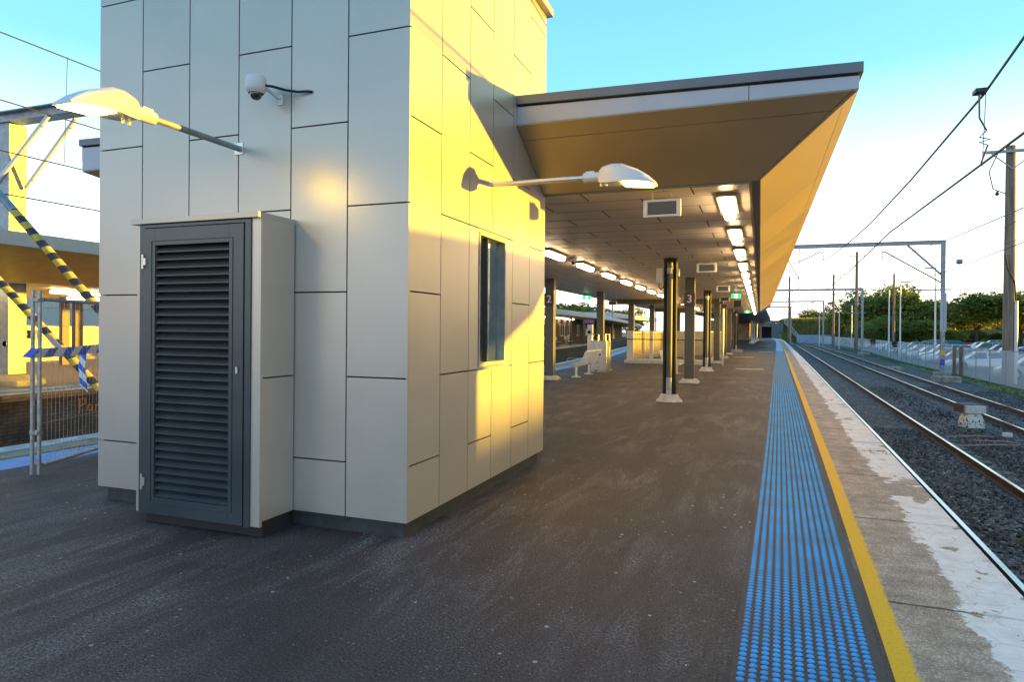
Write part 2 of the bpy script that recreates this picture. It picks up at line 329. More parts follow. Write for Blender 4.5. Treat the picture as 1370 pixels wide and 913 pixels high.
def thin_glass(name, tint, f=.12):
    m, N, L, b = node_mat(name); t = N.new('ShaderNodeBsdfTransparent'); t.inputs[0].default_value = (*tint, 1)
    b.inputs['Roughness'].default_value = .05; b.inputs['Base Color'].default_value = (.3, .3, .3, 1)
    mx = N.new('ShaderNodeMixShader'); mx.inputs[0].default_value = f
    L.new(t.outputs[0], mx.inputs[1]); L.new(b.outputs[0], mx.inputs[2]); L.new(mx.outputs[0], N['Material Output'].inputs[0]); return m
CLEAR = thin_glass('clear screen glass', (.93, .93, .9))

# ------------------------------------------------------------------ mesh helpers
class MB:
    def __init__(s): s.v = []; s.f = []; s.uv = None
    def add(s, vs, fs):
        k = len(s.v); s.v += [tuple(p) for p in vs]; s.f += [tuple(i+k for i in f) for f in fs]; return s
    def box(s, x0, y0, z0, x1, y1, z1):
        x0, x1 = sorted((x0, x1)); y0, y1 = sorted((y0, y1)); z0, z1 = sorted((z0, z1))
        return s.add([(x0,y0,z0),(x1,y0,z0),(x1,y1,z0),(x0,y1,z0),(x0,y0,z1),(x1,y0,z1),(x1,y1,z1),(x0,y1,z1)],
            [(0,3,2,1),(4,5,6,7),(0,1,5,4),(1,2,6,5),(2,3,7,6),(3,0,4,7)])
    def bar(s, p0, p1, w, h, upv=(0,0,1)):
        p0, p1 = Vector(p0), Vector(p1); d = (p1-p0).normalized(); u = Vector(upv)
        if abs(d.dot(u)) > .98: u = Vector((1,0,0))
        a = d.cross(u).normalized()*w/2; b = a.cross(d).normalized()*h/2
        vs = [p+q for p in (p0, p1) for q in (-a-b, a-b, a+b, -a+b)]
        return s.add(vs, [(3,2,1,0),(4,5,6,7),(0,1,5,4),(1,2,6,5),(2,3,7,6),(3,0,4,7)])
    def tube(s, pts, r, n=10, caps=True):
        pts = [Vector(p) for p in pts]; rs = r if isinstance(r, (list, tuple)) else [r]*len(pts)
        rings = []; ref = None
        for i, p in enumerate(pts):
            d = (pts[min(i+1, len(pts)-1)]-pts[max(i-1, 0)]).normalized()
            if ref is None:
                ref = Vector((0,0,1)) if abs(d.z) < .9 else Vector((1,0,0))
            a = d.cross(ref).normalized(); ref2 = a.cross(d).normalized(); ref = ref2
            rings.append([p+(a*math.cos(t)+ref2*math.sin(t))*rs[i] for t in [2*math.pi*k/n for k in range(n)]])
        vs = [q for rg in rings for q in rg]; fs = []
        for i in range(len(pts)-1):
            for k in range(n):
                k2 = (k+1) % n; fs.append((i*n+k, i*n+k2, (i+1)*n+k2, (i+1)*n+k))
        if caps: fs.append(tuple(range(n-1, -1, -1))); fs.append(tuple((len(pts)-1)*n+k for k in range(n)))
        return s.add(vs, fs)
    def lathe(s, prof, c=(0,0,0), n=16):
        vs = []; fs = []; m = len(prof)
        for k in range(n):
            t = 2*math.pi*k/n
            for r, z in prof: vs.append((c[0]+r*math.cos(t), c[1]+r*math.sin(t), c[2]+z))
        for k in range(n):
            k2 = (k+1) % n
            for i in range(m-1): fs.append((k*m+i, k2*m+i, k2*m+i+1, k*m+i+1))
        if prof[0][0] > 0: fs.append(tuple(k*m for k in range(n-1, -1, -1)))
        if prof[-1][0] > 0: fs.append(tuple(k*m+m-1 for k in range(n)))
        return s.add(vs, fs)
    def prism(s, poly, axis, a0, a1):
        # poly in the two other axes in cyclic order
        def P(p, a): return {'X': (a, p[0], p[1]), 'Y': (p[0], a, p[1]), 'Z': (p[0], p[1], a)}[axis]
        n = len(poly); vs = [P(p, a0) for p in poly]+[P(p, a1) for p in poly]
        fs = [tuple(range(n)), tuple(range(2*n-1, n-1, -1))]+[(i, i+n, (i+1) % n+n, (i+1) % n) for i in range(n)]
        return s.add(vs, fs)
    def loft(s, rings, caps=True):
        n = len(rings[0]); vs = [p for r in rings for p in r]; fs = []
        for i in range(len(rings)-1):
            for k in range(n):
                k2 = (k+1) % n; fs.append((i*n+k, i*n+k2, (i+1)*n+k2, (i+1)*n+k))
        if caps: fs.append(tuple(range(n-1, -1, -1))); fs.append(tuple((len(rings)-1)*n+k for k in range(n)))
        return s.add(vs, fs)
    def build(s, name, m, parent=None, off=True, smooth=False, bevel=0, recalc=True):
        me = bpy.data.meshes.new(name)
        o_ = Vector((0,0,0))
        if parent is not None and off:
            p = parent
            while p is not None: o_ += Vector(p.location); p = p.parent
        me.from_pydata([tuple(Vector(p)-o_) for p in s.v], [], s.f)
        if s.uv:
            ul = me.uv_layers.new(name='UVMap')
            for lp in me.loops: ul.data[lp.index].uv = s.uv[lp.vertex_index]
        if recalc:
            import bmesh
            bm = bmesh.new(); bm.from_mesh(me); bmesh.ops.recalc_face_normals(bm, faces=bm.faces); bm.to_mesh(me); bm.free()
        me.materials.append(m)
        if smooth:
            for p in me.polygons: p.use_smooth = True
            try: me.set_sharp_from_angle(angle=R(40))
            except Exception: pass
        o = bpy.data.objects.new(name, me); S.collection.objects.link(o)
        if parent is not None: o.parent = parent
        if bevel:
            b = o.modifiers.new('bevel', 'BEVEL'); b.width = bevel; b.segments = 2; b.limit_method = 'ANGLE'
        return o
def tag(o, label, cat, group=None):
    o['label'] = label; o['category'] = cat
    if group: o['group'] = group
    return o
def struct(o): o['kind'] = 'structure'; return o
def stuff(o): o['kind'] = 'stuff'; return o
def thing(name, label, cat, loc=(0,0,0), group=None):
    o = bpy.data.objects.new(name, None); o.empty_display_size = .2; S.collection.objects.link(o); o.location = loc
    return tag(o, label, cat, group)
def copy_tree(o, parent=None):
    c = o.copy(); S.collection.objects.link(c); c.parent = parent
    for ch in list(o.children): copy_tree(ch, c)
    return c
def text(name, body, size, loc, rot, m, parent=None, ext=.002, scx=1):
    cu = bpy.data.curves.new(name, 'FONT'); cu.body = body; cu.size = size; cu.extrude = ext; cu.align_x = 'CENTER'; cu.align_y = 'CENTER'; cu.offset = size*.012
    t = bpy.data.objects.new('tmp', cu); S.collection.objects.link(t)
    dg = bpy.context.evaluated_depsgraph_get(); me = bpy.data.meshes.new_from_object(t.evaluated_get(dg)); bpy.data.objects.remove(t)
    me.materials.append(m); o = bpy.data.objects.new(name, me); S.collection.objects.link(o); o.rotation_euler = rot; o.scale = (scx, 1, 1)
    l = Vector(loc)
    if parent:
        o.parent = parent; p = parent
        while p is not None: l = l-Vector(p.location); p = p.parent
    o.location = l; return o

def interp(K, y):
    if y <= K[0][0]: a, b = K[0], K[1]
    elif y >= K[-1][0]: a, b = K[-2], K[-1]
    else:
        for i in range(len(K)-1):
            if K[i][0] <= y <= K[i+1][0]: a, b = K[i], K[i+1]; break
    # catmull-like smooth
    i = K.index(a); p0 = K[max(i-1, 0)]; p3 = K[min(i+2, len(K)-1)]
    t = (y-a[0])/(b[0]-a[0]); h = b[0]-a[0]
    m0 = (b[1]-p0[1])/(b[0]-p0[0]); m1 = (p3[1]-a[1])/(p3[0]-a[0])
    if t < 0 or t > 1: return a[1]+(b[1]-a[1])*t
    return (2*t**3-3*t**2+1)*a[1]+(t**3-2*t**2+t)*h*m0+(-2*t**3+3*t**2)*b[1]+(t**3-t**2)*h*m1
PK = [(-30,-1.02),(3.2,-.098),(9.8,.08),(18.5,.287),(32,.6),(51,1.06),(86,1.86),(120,2.55),(150,2.98),(178,2.9),(208,2.0),(240,-1),(280,-8),(330,-20)]
LK = [(-30,-9.35),(5,-9.35),(28,-9.2),(36,-9.7),(45,-10.6),(60,-12.2),(90,-15),(150,-21),(220,-30),(330,-46)]    # own platform's far (left) edge
OK_ = [(-30,-16.15),(20,-16.15),(54,-16.4),(72,-18.0),(90,-19.6),(150,-27),(220,-36),(330,-52)]  # opposite platform edge
def ppt(K, y, off=0, z=0):
    x = interp(K, y); d = (interp(K, y+.5)-interp(K, y-.5)); n = Vector((1, -d, 0)).normalized()
    return Vector((x, y, 0))+n*off+Vector((0, 0, z))
def strip(K, ys, o0, o1, z, uv=False, cols=1):
    b = MB(); uvs = []
    for y in ys:
        for c in range(cols+1):
            o = o0+(o1-o0)*c/cols; p = ppt(K, y, o, z); b.v.append(tuple(p)); uvs.append((o-o0, y))
    w_ = cols+1
    for i in range(len(ys)-1):
        for c in range(cols): b.f.append((i*w_+c, i*w_+c+1, (i+1)*w_+c+1, (i+1)*w_+c))
    if uv: b.uv = uvs
    return b
def rng(a, b, s):
    n = int(round((b-a)/s)); return [a+(b-a)*i/n for i in range(n+1)]
YS = rng(-12, 80, 2)+rng(84, 260, 4)

# ------------------------------------------------------------------ ground and railway formation
g = MB(); g.add([(-900,-300,-1.45),(900,-300,-1.45),(900,1500,-1.45),(-900,1500,-1.45)], [(0,1,2,3)])
struct(g.build('ground', LANDM))
# ballast sheets with a slight crown under each track
def ball_sheet(K, offs, ys, name):
    b = MB(); rnd = random.Random(3)
    for y in ys:
        for o, z in offs:
            p = ppt(K, y, o, z+rnd.uniform(-.015, .015)); b.v.append(tuple(p))
    w_ = len(offs)
    for i in range(len(ys)-1):
        for c in range(w_-1): b.f.append((i*w_+c, i*w_+c+1, (i+1)*w_+c+1, (i+1)*w_+c))
    o = b.build(name, BALL, smooth=True); return struct(o)
YB = rng(-12, 40, .4)+rng(41, 100, 1)+rng(104, 300, 4)
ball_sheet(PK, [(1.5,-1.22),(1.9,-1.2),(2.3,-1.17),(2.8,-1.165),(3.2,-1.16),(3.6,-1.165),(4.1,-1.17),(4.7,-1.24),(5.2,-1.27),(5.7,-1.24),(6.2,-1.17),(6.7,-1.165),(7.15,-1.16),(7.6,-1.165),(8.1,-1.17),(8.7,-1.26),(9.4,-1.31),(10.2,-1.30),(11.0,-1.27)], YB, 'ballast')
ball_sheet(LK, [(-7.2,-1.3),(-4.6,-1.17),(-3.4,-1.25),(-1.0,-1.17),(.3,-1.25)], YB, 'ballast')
b = strip(PK, rng(-12, 300, 4), 10.6, 12.3, -1.255); struct(b.build('verge', GRASSM))
b = MB(); b.add([(12.2,-40,-1.22),(78,-40,-1.22),(78,205,-1.22),(15,205,-1.22),(12.9,60,-1.22)], [(0,1,2,3,4)]); struct(b.build('car_park', CARPK))
# grass tufts on the verge
def tufts(name, pts, h, m, n=4, w=.05):
    b = MB(); rnd = random.Random(11)
    for p in pts:
        for k in range(n):
            a = rnd.uniform(0, 6.28); hh = h*rnd.uniform(.5, 1.2); l = rnd.uniform(-.5, .5)*hh
            q = Vector(p)+Vector((rnd.uniform(-.1,.1)*h*6, rnd.uniform(-.1,.1)*h*6, 0)); d = Vector((math.cos(a), math.sin(a), 0))*w
            b.add([q-d, q+d, q+Vector((l*math.sin(a), l*math.cos(a), hh))], [(0,1,2)])
    return stuff(b.build(name, m, recalc=False))
rnd = random.Random(5); P_ = []
for i in range(2600):
    y = rnd.uniform(28, 140); o = rnd.gauss(11.5, .5)+ (math.sin(y*.31)+math.sin(y*.13))*.25
    P_.append(tuple(ppt(PK, y, o, -1.26)))
tag(tufts('verge_grass', P_, .09, VERG, 5, .02), 'patchy green grass along the foot of the car park fence', 'grass')
P_ = [tuple(ppt(PK, rnd.gauss(10.6, .25), rnd.gauss(3.35, .12), -1.165)) for i in range(40)]+[tuple(ppt(PK, rnd.uniform(6, 24), rnd.uniform(2.5, 6), -1.17)) for i in range(18)]
tag(tufts('weeds', P_, .06, TUFT, 4, .012), 'small weeds sprouting between the ballast stones', 'weeds')
# loose stones, real geometry near the viewer
st = MB(); rnd = random.Random(9)
oct_ = [(1,0,0),(-1,0,0),(0,1,0),(0,-1,0),(0,0,1),(0,0,-1)]; of_ = [(0,2,4),(2,1,4),(1,3,4),(3,0,4),(2,0,5),(1,2,5),(3,1,5),(0,3,5)]
def stone_field(n, y0, y1, o0, o1):
    for i in range(n):
        y = y0+(y1-y0)*rnd.random()**1.3; o = rnd.uniform(o0, o1)
        if abs(o-2.46) < .06 or abs(o-3.9) < .06 or abs(o-6.43) < .06 or abs(o-7.87) < .06: continue
        prof = -1.165 if (2.3 < o < 4.1 or 6.2 < o < 8.1) else -1.23
        if o > 8.8: prof = -1.29
        if o < 2.1: prof = -1.2
        p = ppt(PK, y, o, prof+rnd.uniform(-.005, .03)); r = rnd.uniform(.02, .05); M = Matrix.Rotation(rnd.uniform(0, 6.28), 3, Vector((rnd.random(), rnd.random(), rnd.random())).normalized())
        sc = Vector((rnd.uniform(.7, 1.4), rnd.uniform(.6, 1), rnd.uniform(.5, .9)))
        st.add([p+M@Vector((a*r*sc.x*rnd.uniform(.7,1.2), b_*r*sc.y*rnd.uniform(.7,1.2), c*r*sc.z)) for a, b_, c in oct_], of_)
stone_field(15000, 4.5, 22, 1.7, 6.3); stone_field(9000, 14, 40, 4, 10.4)
STN = leafm('ballast stone', (.05, .05, .06), (.15, .15, .165), (.40, .38, .36))
tag(stuff(st.build('ballast_stones', STN, recalc=False)), 'loose grey ballast stones around the two tracks', 'stones')

def track(K, c, y0, y1, label, near=0):
    t = thing('railway_track', label, 'railway track', tuple(ppt(K, 10, c, -1.17)))
    ys = [y for y in rng(y0, 60, 1.5)+rng(64, y1, 4)]
    for s in (-1, 1):
        r = MB(); prof = [(-.07,-.165),(.07,-.165),(.07,-.15),(.012,-.135),(.012,-.035),(.034,-.028),(.034,-.006),(-.034,-.006),(-.034,-.028),(-.012,-.035),(-.012,-.135),(-.07,-.15)]
        r.loft([[ppt(K, y, c+s*.72+x, -1.0+z) for x, z in prof] for y in ys])
        ro = r.build('rail', RAIL, t)
        h = MB(); prof2 = [(-.031,-.0055),(.031,-.0055),(.031,.0),(-.031,.0)]; h.loft([[ppt(K, y, c+s*.72+x, -1.0+z) for x, z in prof2] for y in ys]); h.build('rail_head', RAILT, ro)
    k = 0; rest = MB(); y = max(y0, 3)
    while y < y1-10:
        p = ppt(K, y, c-1.22, -1.165); q = ppt(K, y, c+1.22, -1.165)
        if k < 100:
            m_ = MB(); m_.bar(p-Vector((0,0,.10)), q-Vector((0,0,.10)), .23, .16); m_.build('sleeper', SLEEP, t)
        else: rest.bar(p-Vector((0,0,.10)), q-Vector((0,0,.10)), .23, .16)
        k += 1; y += .62
    stuff(rest.build('sleepers', SLEEP, t))
    return t
track(PK, 3.24, -10, 280, 'nearer railway track right beside the platform with a shiny left rail')
track(PK, 7.15, -10, 280, 'farther railway track running beside the car park fence')
track(LK, -1.75, -10, 200, 'railway track along the far left side of the platform')
track(LK, -5.0, -10, 200, 'railway track below the opposite brick platform wall')

# ------------------------------------------------------------------ own platform
b = MB(); n = len(YS)
for y in YS:
    pr_ = ppt(PK, y, .69); pl = ppt(LK, y, .88)
    b.v += [(pl.x, y, 0), (-7.6+(pl.x+8.47), y, 0), (-2, y, 0), (pr_.x, y, 0)]
for i in range(n-1):
    for c in range(3): b.f.append((i*4+c, i*4+c+1, i*4+c+5, i*4+c+4))
b.build('platform', ASPH); struct(bpy.data.objects['platform'])
b = strip(PK, rng(-12, 30, .5)+rng(32, 260, 2), .69, 1.57, 0, uv=True, cols=8); struct(b.build('platform_coping', COPE))
b = MB(); b.loft([[ppt(PK, y, o, z) for o, z in ((1.3,-.002),(1.572,-.002),(1.572,-.14),(1.45,-.16),(1.45,-1.35),(1.3,-1.35))] for y in YS]); struct(b.build('platform_edge_wall', BRKW))
# left side copings
b = MB(); b.loft([[ppt(LK, y, o, z) for o, z in ((0,.0),(.88,.0),(.88,-.15),(.1,-.15),(.1,-1.35),(0,-1.35))] for y in YS]); struct(b.build('platform_edge_wall', CONC))
def lay(K, o0, o1, z, m, name, ys=YS): return struct(strip(K, ys, o0, o1, z).build(name, m))
EDGEW = mat('worn white edge paint', (.40, .39, .37), .7, col2=(.66, .66, .66), vscale=3, det=8)
YELP = mat('yellow line paint', (.58, .36, .02), .6, var=.2, vscale=30)
lay(LK, .06, .42, .004, EDGEW, 'edge_line'); lay(LK, .74, .82, .004, YELP, 'yellow_line')
TACF = BLUEP
lay(LK, .95, 1.53, .004, TACF, 'tactile_paving')
# tactile strip: studs as real domes near, flat strip far off
DSTRIP = mat('dark tactile bed', (.03, .028, .032), .6, var=.3, vscale=20)
lay(PK, -.02, .66, .003, DSTRIP, 'tactile_bed', rng(-4, 62, 2))
b = MB(); pitch_ = .0515
y = 2.2; k = 0
while y < 62:
    n_ = 10 if y < 9 else (6 if y < 22 else 4)
    for c in range(12):
        ctr = ppt(PK, y+(.0 if c % 2 == 0 else 0), .027+c*.0515, .003)
        r0 = .0195
        if y < 22:
            v0 = [ctr+Vector((math.cos(6.2832*j/n_)*r0, math.sin(6.2832*j/n_)*r0, 0)) for j in range(n_)]
            v1 = [ctr+Vector((math.cos(6.2832*j/n_)*r0*.72, math.sin(6.2832*j/n_)*r0*.72, .0055)) for j in range(n_)]
            b.add(v0+v1, [(j, (j+1) % n_, (j+1) % n_+n_, j+n_) for j in range(n_)]+[tuple(range(n_, 2*n_))])
        else:
            b.add([ctr+Vector((dx*.017, dy*.017, .005)) for dx, dy in ((-1,-1),(1,-1),(1,1),(-1,1))], [(0,1,2,3)])
    y += pitch_
struct(b.build('tactile_studs', BLUEP, smooth=False, recalc=False))
lay(PK, .0, .62, .006, BLUEP, 'tactile_paving', rng(62, 260, 2))
# platform marks: pale access covers
for (x, y, w_, d_) in ((-.4,30.5,1.15,.5),(-.95,45,1.1,.7),(.45,58,1.1,.8),(.6,84,1.2,1.2)):
    m_ = MB().box(x-w_/2, y-d_/2, .0, x+w_/2, y+d_/2, .006); struct(m_.build('access_cover', mat('pale cover', (.42,.40,.36), .7, var=.1)))

# ------------------------------------------------------------------ lift building
XE, YN, XW, YB_ = -2.487, 4.425, -5.72, 7.80; ZB, ZT = .13, 5.46
bld = thing('lift_building', 'tall cream panelled lift building with a dark recessed skirting', 'building', (-4.1, 6.1, 0))
MB().box(XW+.05, YN+.05, ZB-.01, XE-.13, YB_-.03, ZT-.03).build('backing_wall', DARKGAP, bld)
MB().box(XW+.06, YN+.055, -.02, XE-.05, YB_-.08, ZB).build('skirting', SKIRT, bld)
NX = [XW, -5.19, -4.645, -4.107, -3.57, -3.03, XE]
EY = [YN, 4.97, 5.54, 6.10, 6.67, 7.23, YB_]
ODD = [ZB, .555, 1.89, 3.22, 4.545, ZT]; EVEN = [ZB, 1.225, 2.56, 3.885, 5.2, ZT]
g_ = .006
pn = MB()
for c in range(6):
    Z = ODD if c % 2 == 0 else EVEN
    for a, z in zip(Z, Z[1:]):
        x0 = NX[c]+(g_ if c else 0); x1 = NX[c+1]-(g_ if c < 5 else 0)
        pn.box(x0, YN, a+(g_ if a > ZB else 0), x1, YN+.03, z-g_)
for c in range(6):
    Z = list(ODD if c % 2 == 0 else EVEN)
    y0 = EY[c]+(g_ if c else .031); y1 = EY[c+1]-(g_ if c < 5 else 0)
    segs = []
    if c == 2: Z = [ZB, .555, 1.2251, 2.561, 3.22, 4.545, ZT]
    if c == 3: Z = [ZB, 1.2251, 2.561, 3.885, 5.2, ZT]
    for a, z in zip(Z, Z[1:]):
        yy0, yy1 = y0, y1
        if c in (2, 3) and abs(a-1.2251) < .001:   # beside the window opening 5.766 .. 6.46
            if c == 2: yy1 = 5.755
            else: yy0 = 6.472
        pn.box(XE-.03, yy0, a+(g_ if a > ZB else 0), XE, yy1, z-g_)
# west side, plain columns
for c in range(6):
    Z = ODD if c % 2 else EVEN
    for a, z in zip(Z, Z[1:]): pn.box(XW, EY[c]+(g_ if c else .031), a+g_, XW+.03, EY[c+1]-g_, z-g_)
pn.build('cladding_panels', CREAM, bld)
# roof edge
cp = MB(); cp.box(XW-.06, YN-.06, ZT, XE+.07, YB_+.06, ZT+.09); cp.build('roof_capping', CAPM, bld, bevel=.004)
# window
wn = MB()
for a in ((5.766, 5.79), (6.435, 6.46)): wn.box(XE-.1, a[0], 1.25, XE+.008, a[1], 2.53)
wn.box(XE-.1, 5.79, 2.50, XE+.008, 6.435, 2.53); wn.box(XE-.1, 5.79, 1.25, XE+.008, 6.435, 1.29)
wo_ = wn.build('window', STEELB, bld, bevel=.002)
MB().box(XE-.1, 5.755, 1.222, XE+.05, 6.472, 1.248).build('sill', SILVER, wo_)
MB().box(XE-.006, 5.755, 2.532, XE+.003, 6.472, 2.557).build('head_trim', CAPM, wo_)
WGL = mat('tinted window glass', (.26, .36, .36), .02, .9, spec=1.0, coat=1)
MB().box(XE-.09, 5.79, 1.29, XE-.08, 6.435, 2.50).build('pane', WGL, wo_)
MB().box(XE-.0795, 6.05, 1.29, XE-.03, 6.08, 2.50).build('mullion', mat('dark mullion', (.05,.055,.06), .4, .3), wo_)
# thin flashing and a bracket screw plate
# ------------------------------------------------------------------ louvred service cupboard
XC0, XC1, YC, ZC = -4.975, -3.668, 4.20, 2.468
cup = thing('service_cupboard', 'cream cupboard with dark louvred door standing against the lift building', 'cupboard', (-4.3, 4.3, 0))
YBK = YN+.17
cb = MB()
cb.box(XC0, YC+.001, .03, -4.935, YC+.05, 1.205); cb.box(XC0, YC+.001, 1.217, -4.935, YC+.05, ZC)   # left front strip
cb.box(-3.757, YC+.001, .03, XC1, YC+.03, ZC)
cb.box(XC1-.03, YC+.03, .07, XC1, YBK-.012, 1.198); cb.box(XC1-.03, YC+.03, 1.21, XC1, YBK-.012, ZC)
cb.box(XC0, YC+.05, .07, XC0+.03, YBK-.012, ZC)
cb.build('side_panels', CREAM, cup)
MB().box(XC0+.031, YC+.07, -.08, XC1-.031, YBK-.001, 2.455).build('backing', DARKGAP, cup)
cc = MB(); cc.box(XC0-.04, YC-.03, ZC, XC1+.0, YBK-.001, ZC+.045); cc.build('capping', CAPM, cup, bevel=.003)
fr = MB(); fr.box(-4.933, YC-.012, .02, -4.875, YC+.06, 2.462); fr.box(-3.815, YC-.012, .02, -3.758, YC+.06, 2.462); fr.box(-4.875, YC-.012, 2.435, -3.815, YC+.06, 2.462)
fr.build('door_frame', DOORM, cup, bevel=.002)
dr = MB(); X0, X1, Z0, Z1 = -4.868, -3.822, .03, 2.428
i0, i1, k0, k1 = -4.752, -3.965, .17, 2.285
dr.box(X0, YC-.02, Z0, i0, YC+.025, Z1); dr.box(i1, YC-.02, Z0, X1, YC+.025, Z1); dr.box(i0, YC-.02, k1, i1, YC+.025, Z1); dr.box(i0, YC-.02, Z0, i1, YC+.025, k0)
# raised bead
for q in ((i0-.04, i0-.034), (i1+.034, i1+.04)): dr.box(q[0], YC-.026, k0-.04, q[1], YC-.02, k1+.04)
dr.box(i0-.034, YC-.026, k1+.034, i1+.034, YC-.02, k1+.04); dr.box(i0-.034, YC-.026, k0-.04, i1+.034, YC-.02, k0-.034)
do = dr.build('door', DOORM, cup, bevel=.002)
lv = MB(); nl = 32
for i in range(nl):
    z = k0+(i+.5)*(k1-k0)/nl; h = (k1-k0)/nl
    # each blade: sloping face with rolled lip
    lv.prism([(YC-.012, z-h*.42), (YC-.012, z-h*.22), (YC-.004, z-h*.14), (YC+.034, z+h*.42), (YC+.040, z+h*.38), (YC+.004, z-h*.24), (YC-.002, z-h*.42)], 'X', i0, i1)
lv.build('louvre', mat('louvre paint', (.040, .052, .062), .38, .2, var=.1, vscale=5), do)
MB().box(i0, YC+.045, k0, i1, YC+.055, k1).build('louvre_backing', DARKGAP, do)
for z0, z1 in ((2.09, 2.21), (.23, .36)):
    h_ = MB(); h_.tube([(-4.878, YC-.03, z0), (-4.878, YC-.03, z1)], .011, 10); h_.box(-4.878, YC-.034, z0+.03, -4.845, YC-.0201, z1-.03); h_.build('hinge', SILVER, do, bevel=.001)
h_ = MB(); h_.box(-3.885, YC-.034, 1.235, -3.865, YC-.0201, 1.29); h_.build('handle', SILVER, do, bevel=.003)

cup.location = (-4.128, 4.13, .064); cup.scale = (.96, 1, .96)

# ------------------------------------------------------------------ wall street lamps
def street_lamp(label, base, d, L_arm, zoff):
    # arm leaves the wall at base in direction d; head continues
    t = thing('wall_lamp', label, 'lamp', base, 'street lamps bracketed from the lift building')
    B = Vector(base); d = Vector(d); s = Vector((-d.y, d.x, 0)); U = Vector((0,0,1))
    m_ = MB(); m_.tube([B, B+d*L_arm], .024, 14); m_.build('arm', SILVER if d.x else STEELB, t, smooth=True)
    m_ = MB(); m_.box(*(B-s*.045-U*.05-d*.0), *(B+s*.045+U*.05+d*.008)); m_.build('wall_bracket', SILVER, t, bevel=.002)
    m_ = MB(); A = B+d*(L_arm-.02)
    m_.tube([A, A+d*.15], .046, 16); m_.box(*(A-s*.02+U*.04+d*.02), *(A+s*.02+U*.056+d*.1)); m_.build('spigot', LAMPG, t, smooth=True)
    H = A+d*.15
    # head: lofted hood
    secs = [(.0,.055,.055,-.055),(.03,.075,.085,-.068),(.12,.10,.105,-.075),(.22,.125,.095,-.075),(.36,.13,.035,-.085),(.46,.115,-.03,-.098),(.52,.09,-.085,-.11)]
    rings = []
    for a, hw, zt, zb in secs:
        c = H+d*a
        rings.append([c+s*x*hw+U*z for x, z in ((-1, zb),(-1,zb+.3*(zt-zb)),(-.85,zb+.8*(zt-zb)),(-.45,zt),(.45,zt),(.85,zb+.8*(zt-zb)),(1,zb+.3*(zt-zb)),(1,zb))])
    m_ = MB(); m_.loft(rings); ho = m_.build('head', LAMPG, t, smooth=True)
    m_ = MB(); c0 = H+d*.24; c1 = H+d*.49
    def zz(a): return -.075-(a-.22)*.1
    vs = [H+d*a+s*x*hw_+U*(zz(a)-dz) for dz in (.001, .011) for a, hw_, x in ((.23,.105,-1),(.49,.085,-1),(.49,.085,1),(.23,.105,1))]
    m_.add(vs, [(0,1,2,3),(7,6,5,4),(0,4,5,1),(1,5,6,2),(2,6,7,3),(3,7,4,0)]); m_.build('lens', DIFFY, ho)
    m_ = MB(); 
    for a in (.02, .07): m_.tube([H+d*a-U*.07-s*.03, H+d*a-U*.095-s*.03], .012, 8)
    m_.build('clamp_bolts', SILVER, ho)
    return t
street_lamp('silver street lamp reaching from the sunlit wall towards the canopy', (XE, 6.07, 3.03), (1,0,0), .95, 0)
street_lamp('glowing street lamp on the shaded front wall above the louvred door', (-4.10, YN, 3.10), (0,-1,0), .86, 0)

# ------------------------------------------------------------------ wall cctv camera
t = thing('security_camera', 'white dome security camera bracketed on the shaded cream wall', 'camera', (-3.72, YN, 3.52))
c = (-3.76, 4.235, 3.46)
m_ = MB(); m_.lathe([(0,.135),(.075,.13),(.08,.12),(.08,.03),(.072,.02),(.058,.0)], c, 24); m_.lathe([(.058,.0),(0,.0)], c, 24); m_.build('housing', mat('camera white', (.60,.66,.72), .35), t, smooth=True)
m_ = MB(); m_.lathe([(.0,-.052),(.022,-.048),(.038,-.034),(.048,-.012),(.048,.001)], c, 24); m_.build('dome', GLASSD, t, smooth=True)
m_ = MB(); m_.box(-3.70, YN-.006, 3.42, -3.655, YN-.0005, 3.50); m_.bar((-3.68, YN-.006, 3.47), (-3.73, 4.27, 3.53), .02, .02); m_.build('bracket', WHITEP, t)
m_ = MB(); m_.tube([(-3.70,4.25,3.525),(-3.64,4.29,3.52),(-3.56,4.34,3.50),(-3.48,4.385,3.492),(-3.40,4.40,3.492),(-3.365,4.422,3.492)], .011, 8); m_.build('cable', BLACK, t, smooth=True)

# ------------------------------------------------------------------ canopy
can = thing('platform_canopy', 'wide platform canopy with sloping golden soffit and lit ceiling', 'canopy', (-4, 30, 3.2))
XR, XRi, XL, XLi = .845, -.01, -9.12, -7.75
Y0, Yi, Y1 = 6.75, 7.735, 62.0
ZI, ZO = 3.27, 3.83
def side_soffit(y0, y1, nseg=26):
    b = MB()
    return b
# ceiling as planks running across, 0.30 wide, thin reveals
ce = MB(); y = Yi+.06; 
ce.box(XLi+.05, Yi+.05, ZI+.012, XRi-.12, Y1, ZI+.03)
cb_ = ce.build('ceiling', CEILM, can)
# slots cut in the ceiling: short recessed dark service slots in staggered rows
sl_ = MB()
for c in range(11):
    x = -.77-.66*c; y = 7.85+(.0 if c % 2 == 0 else 0)+(0.0)
    off = [0, 0.62, 0, .62][c % 4]
    y = 7.85+off*1.0
    while y < Y1-1:
        if not (x < XE+.1 and y < YB_+.2 and x > XW-.1): sl_.box(x-.009, y, ZI+.0105, x+.009, y+.56, ZI+.012)
        y += 1.31
sl_.build('ceiling_slots', DARKGAP, can)
pl = MB(); y = Yi+.1
while y < Y1:
    pl.box(XLi+.05, y, ZI+.0095, XRi-.12, y+.006, ZI+.0119); y += .655
pl.build('panel_joints', mat('joint shade', (.2,.19,.17), .6), can)
tr_ = MB(); tr_.box(XRi-.12, Yi, ZI-.03, XRi-.10, Y1, ZI+.03); tr_.box(XRi-.10, Yi, ZI-.005, XRi-.0, Y1, ZI+.02); tr_.box(XE+.0, Yi-.0, ZI-.035, XRi-.12, Yi+.03, ZI+.03)
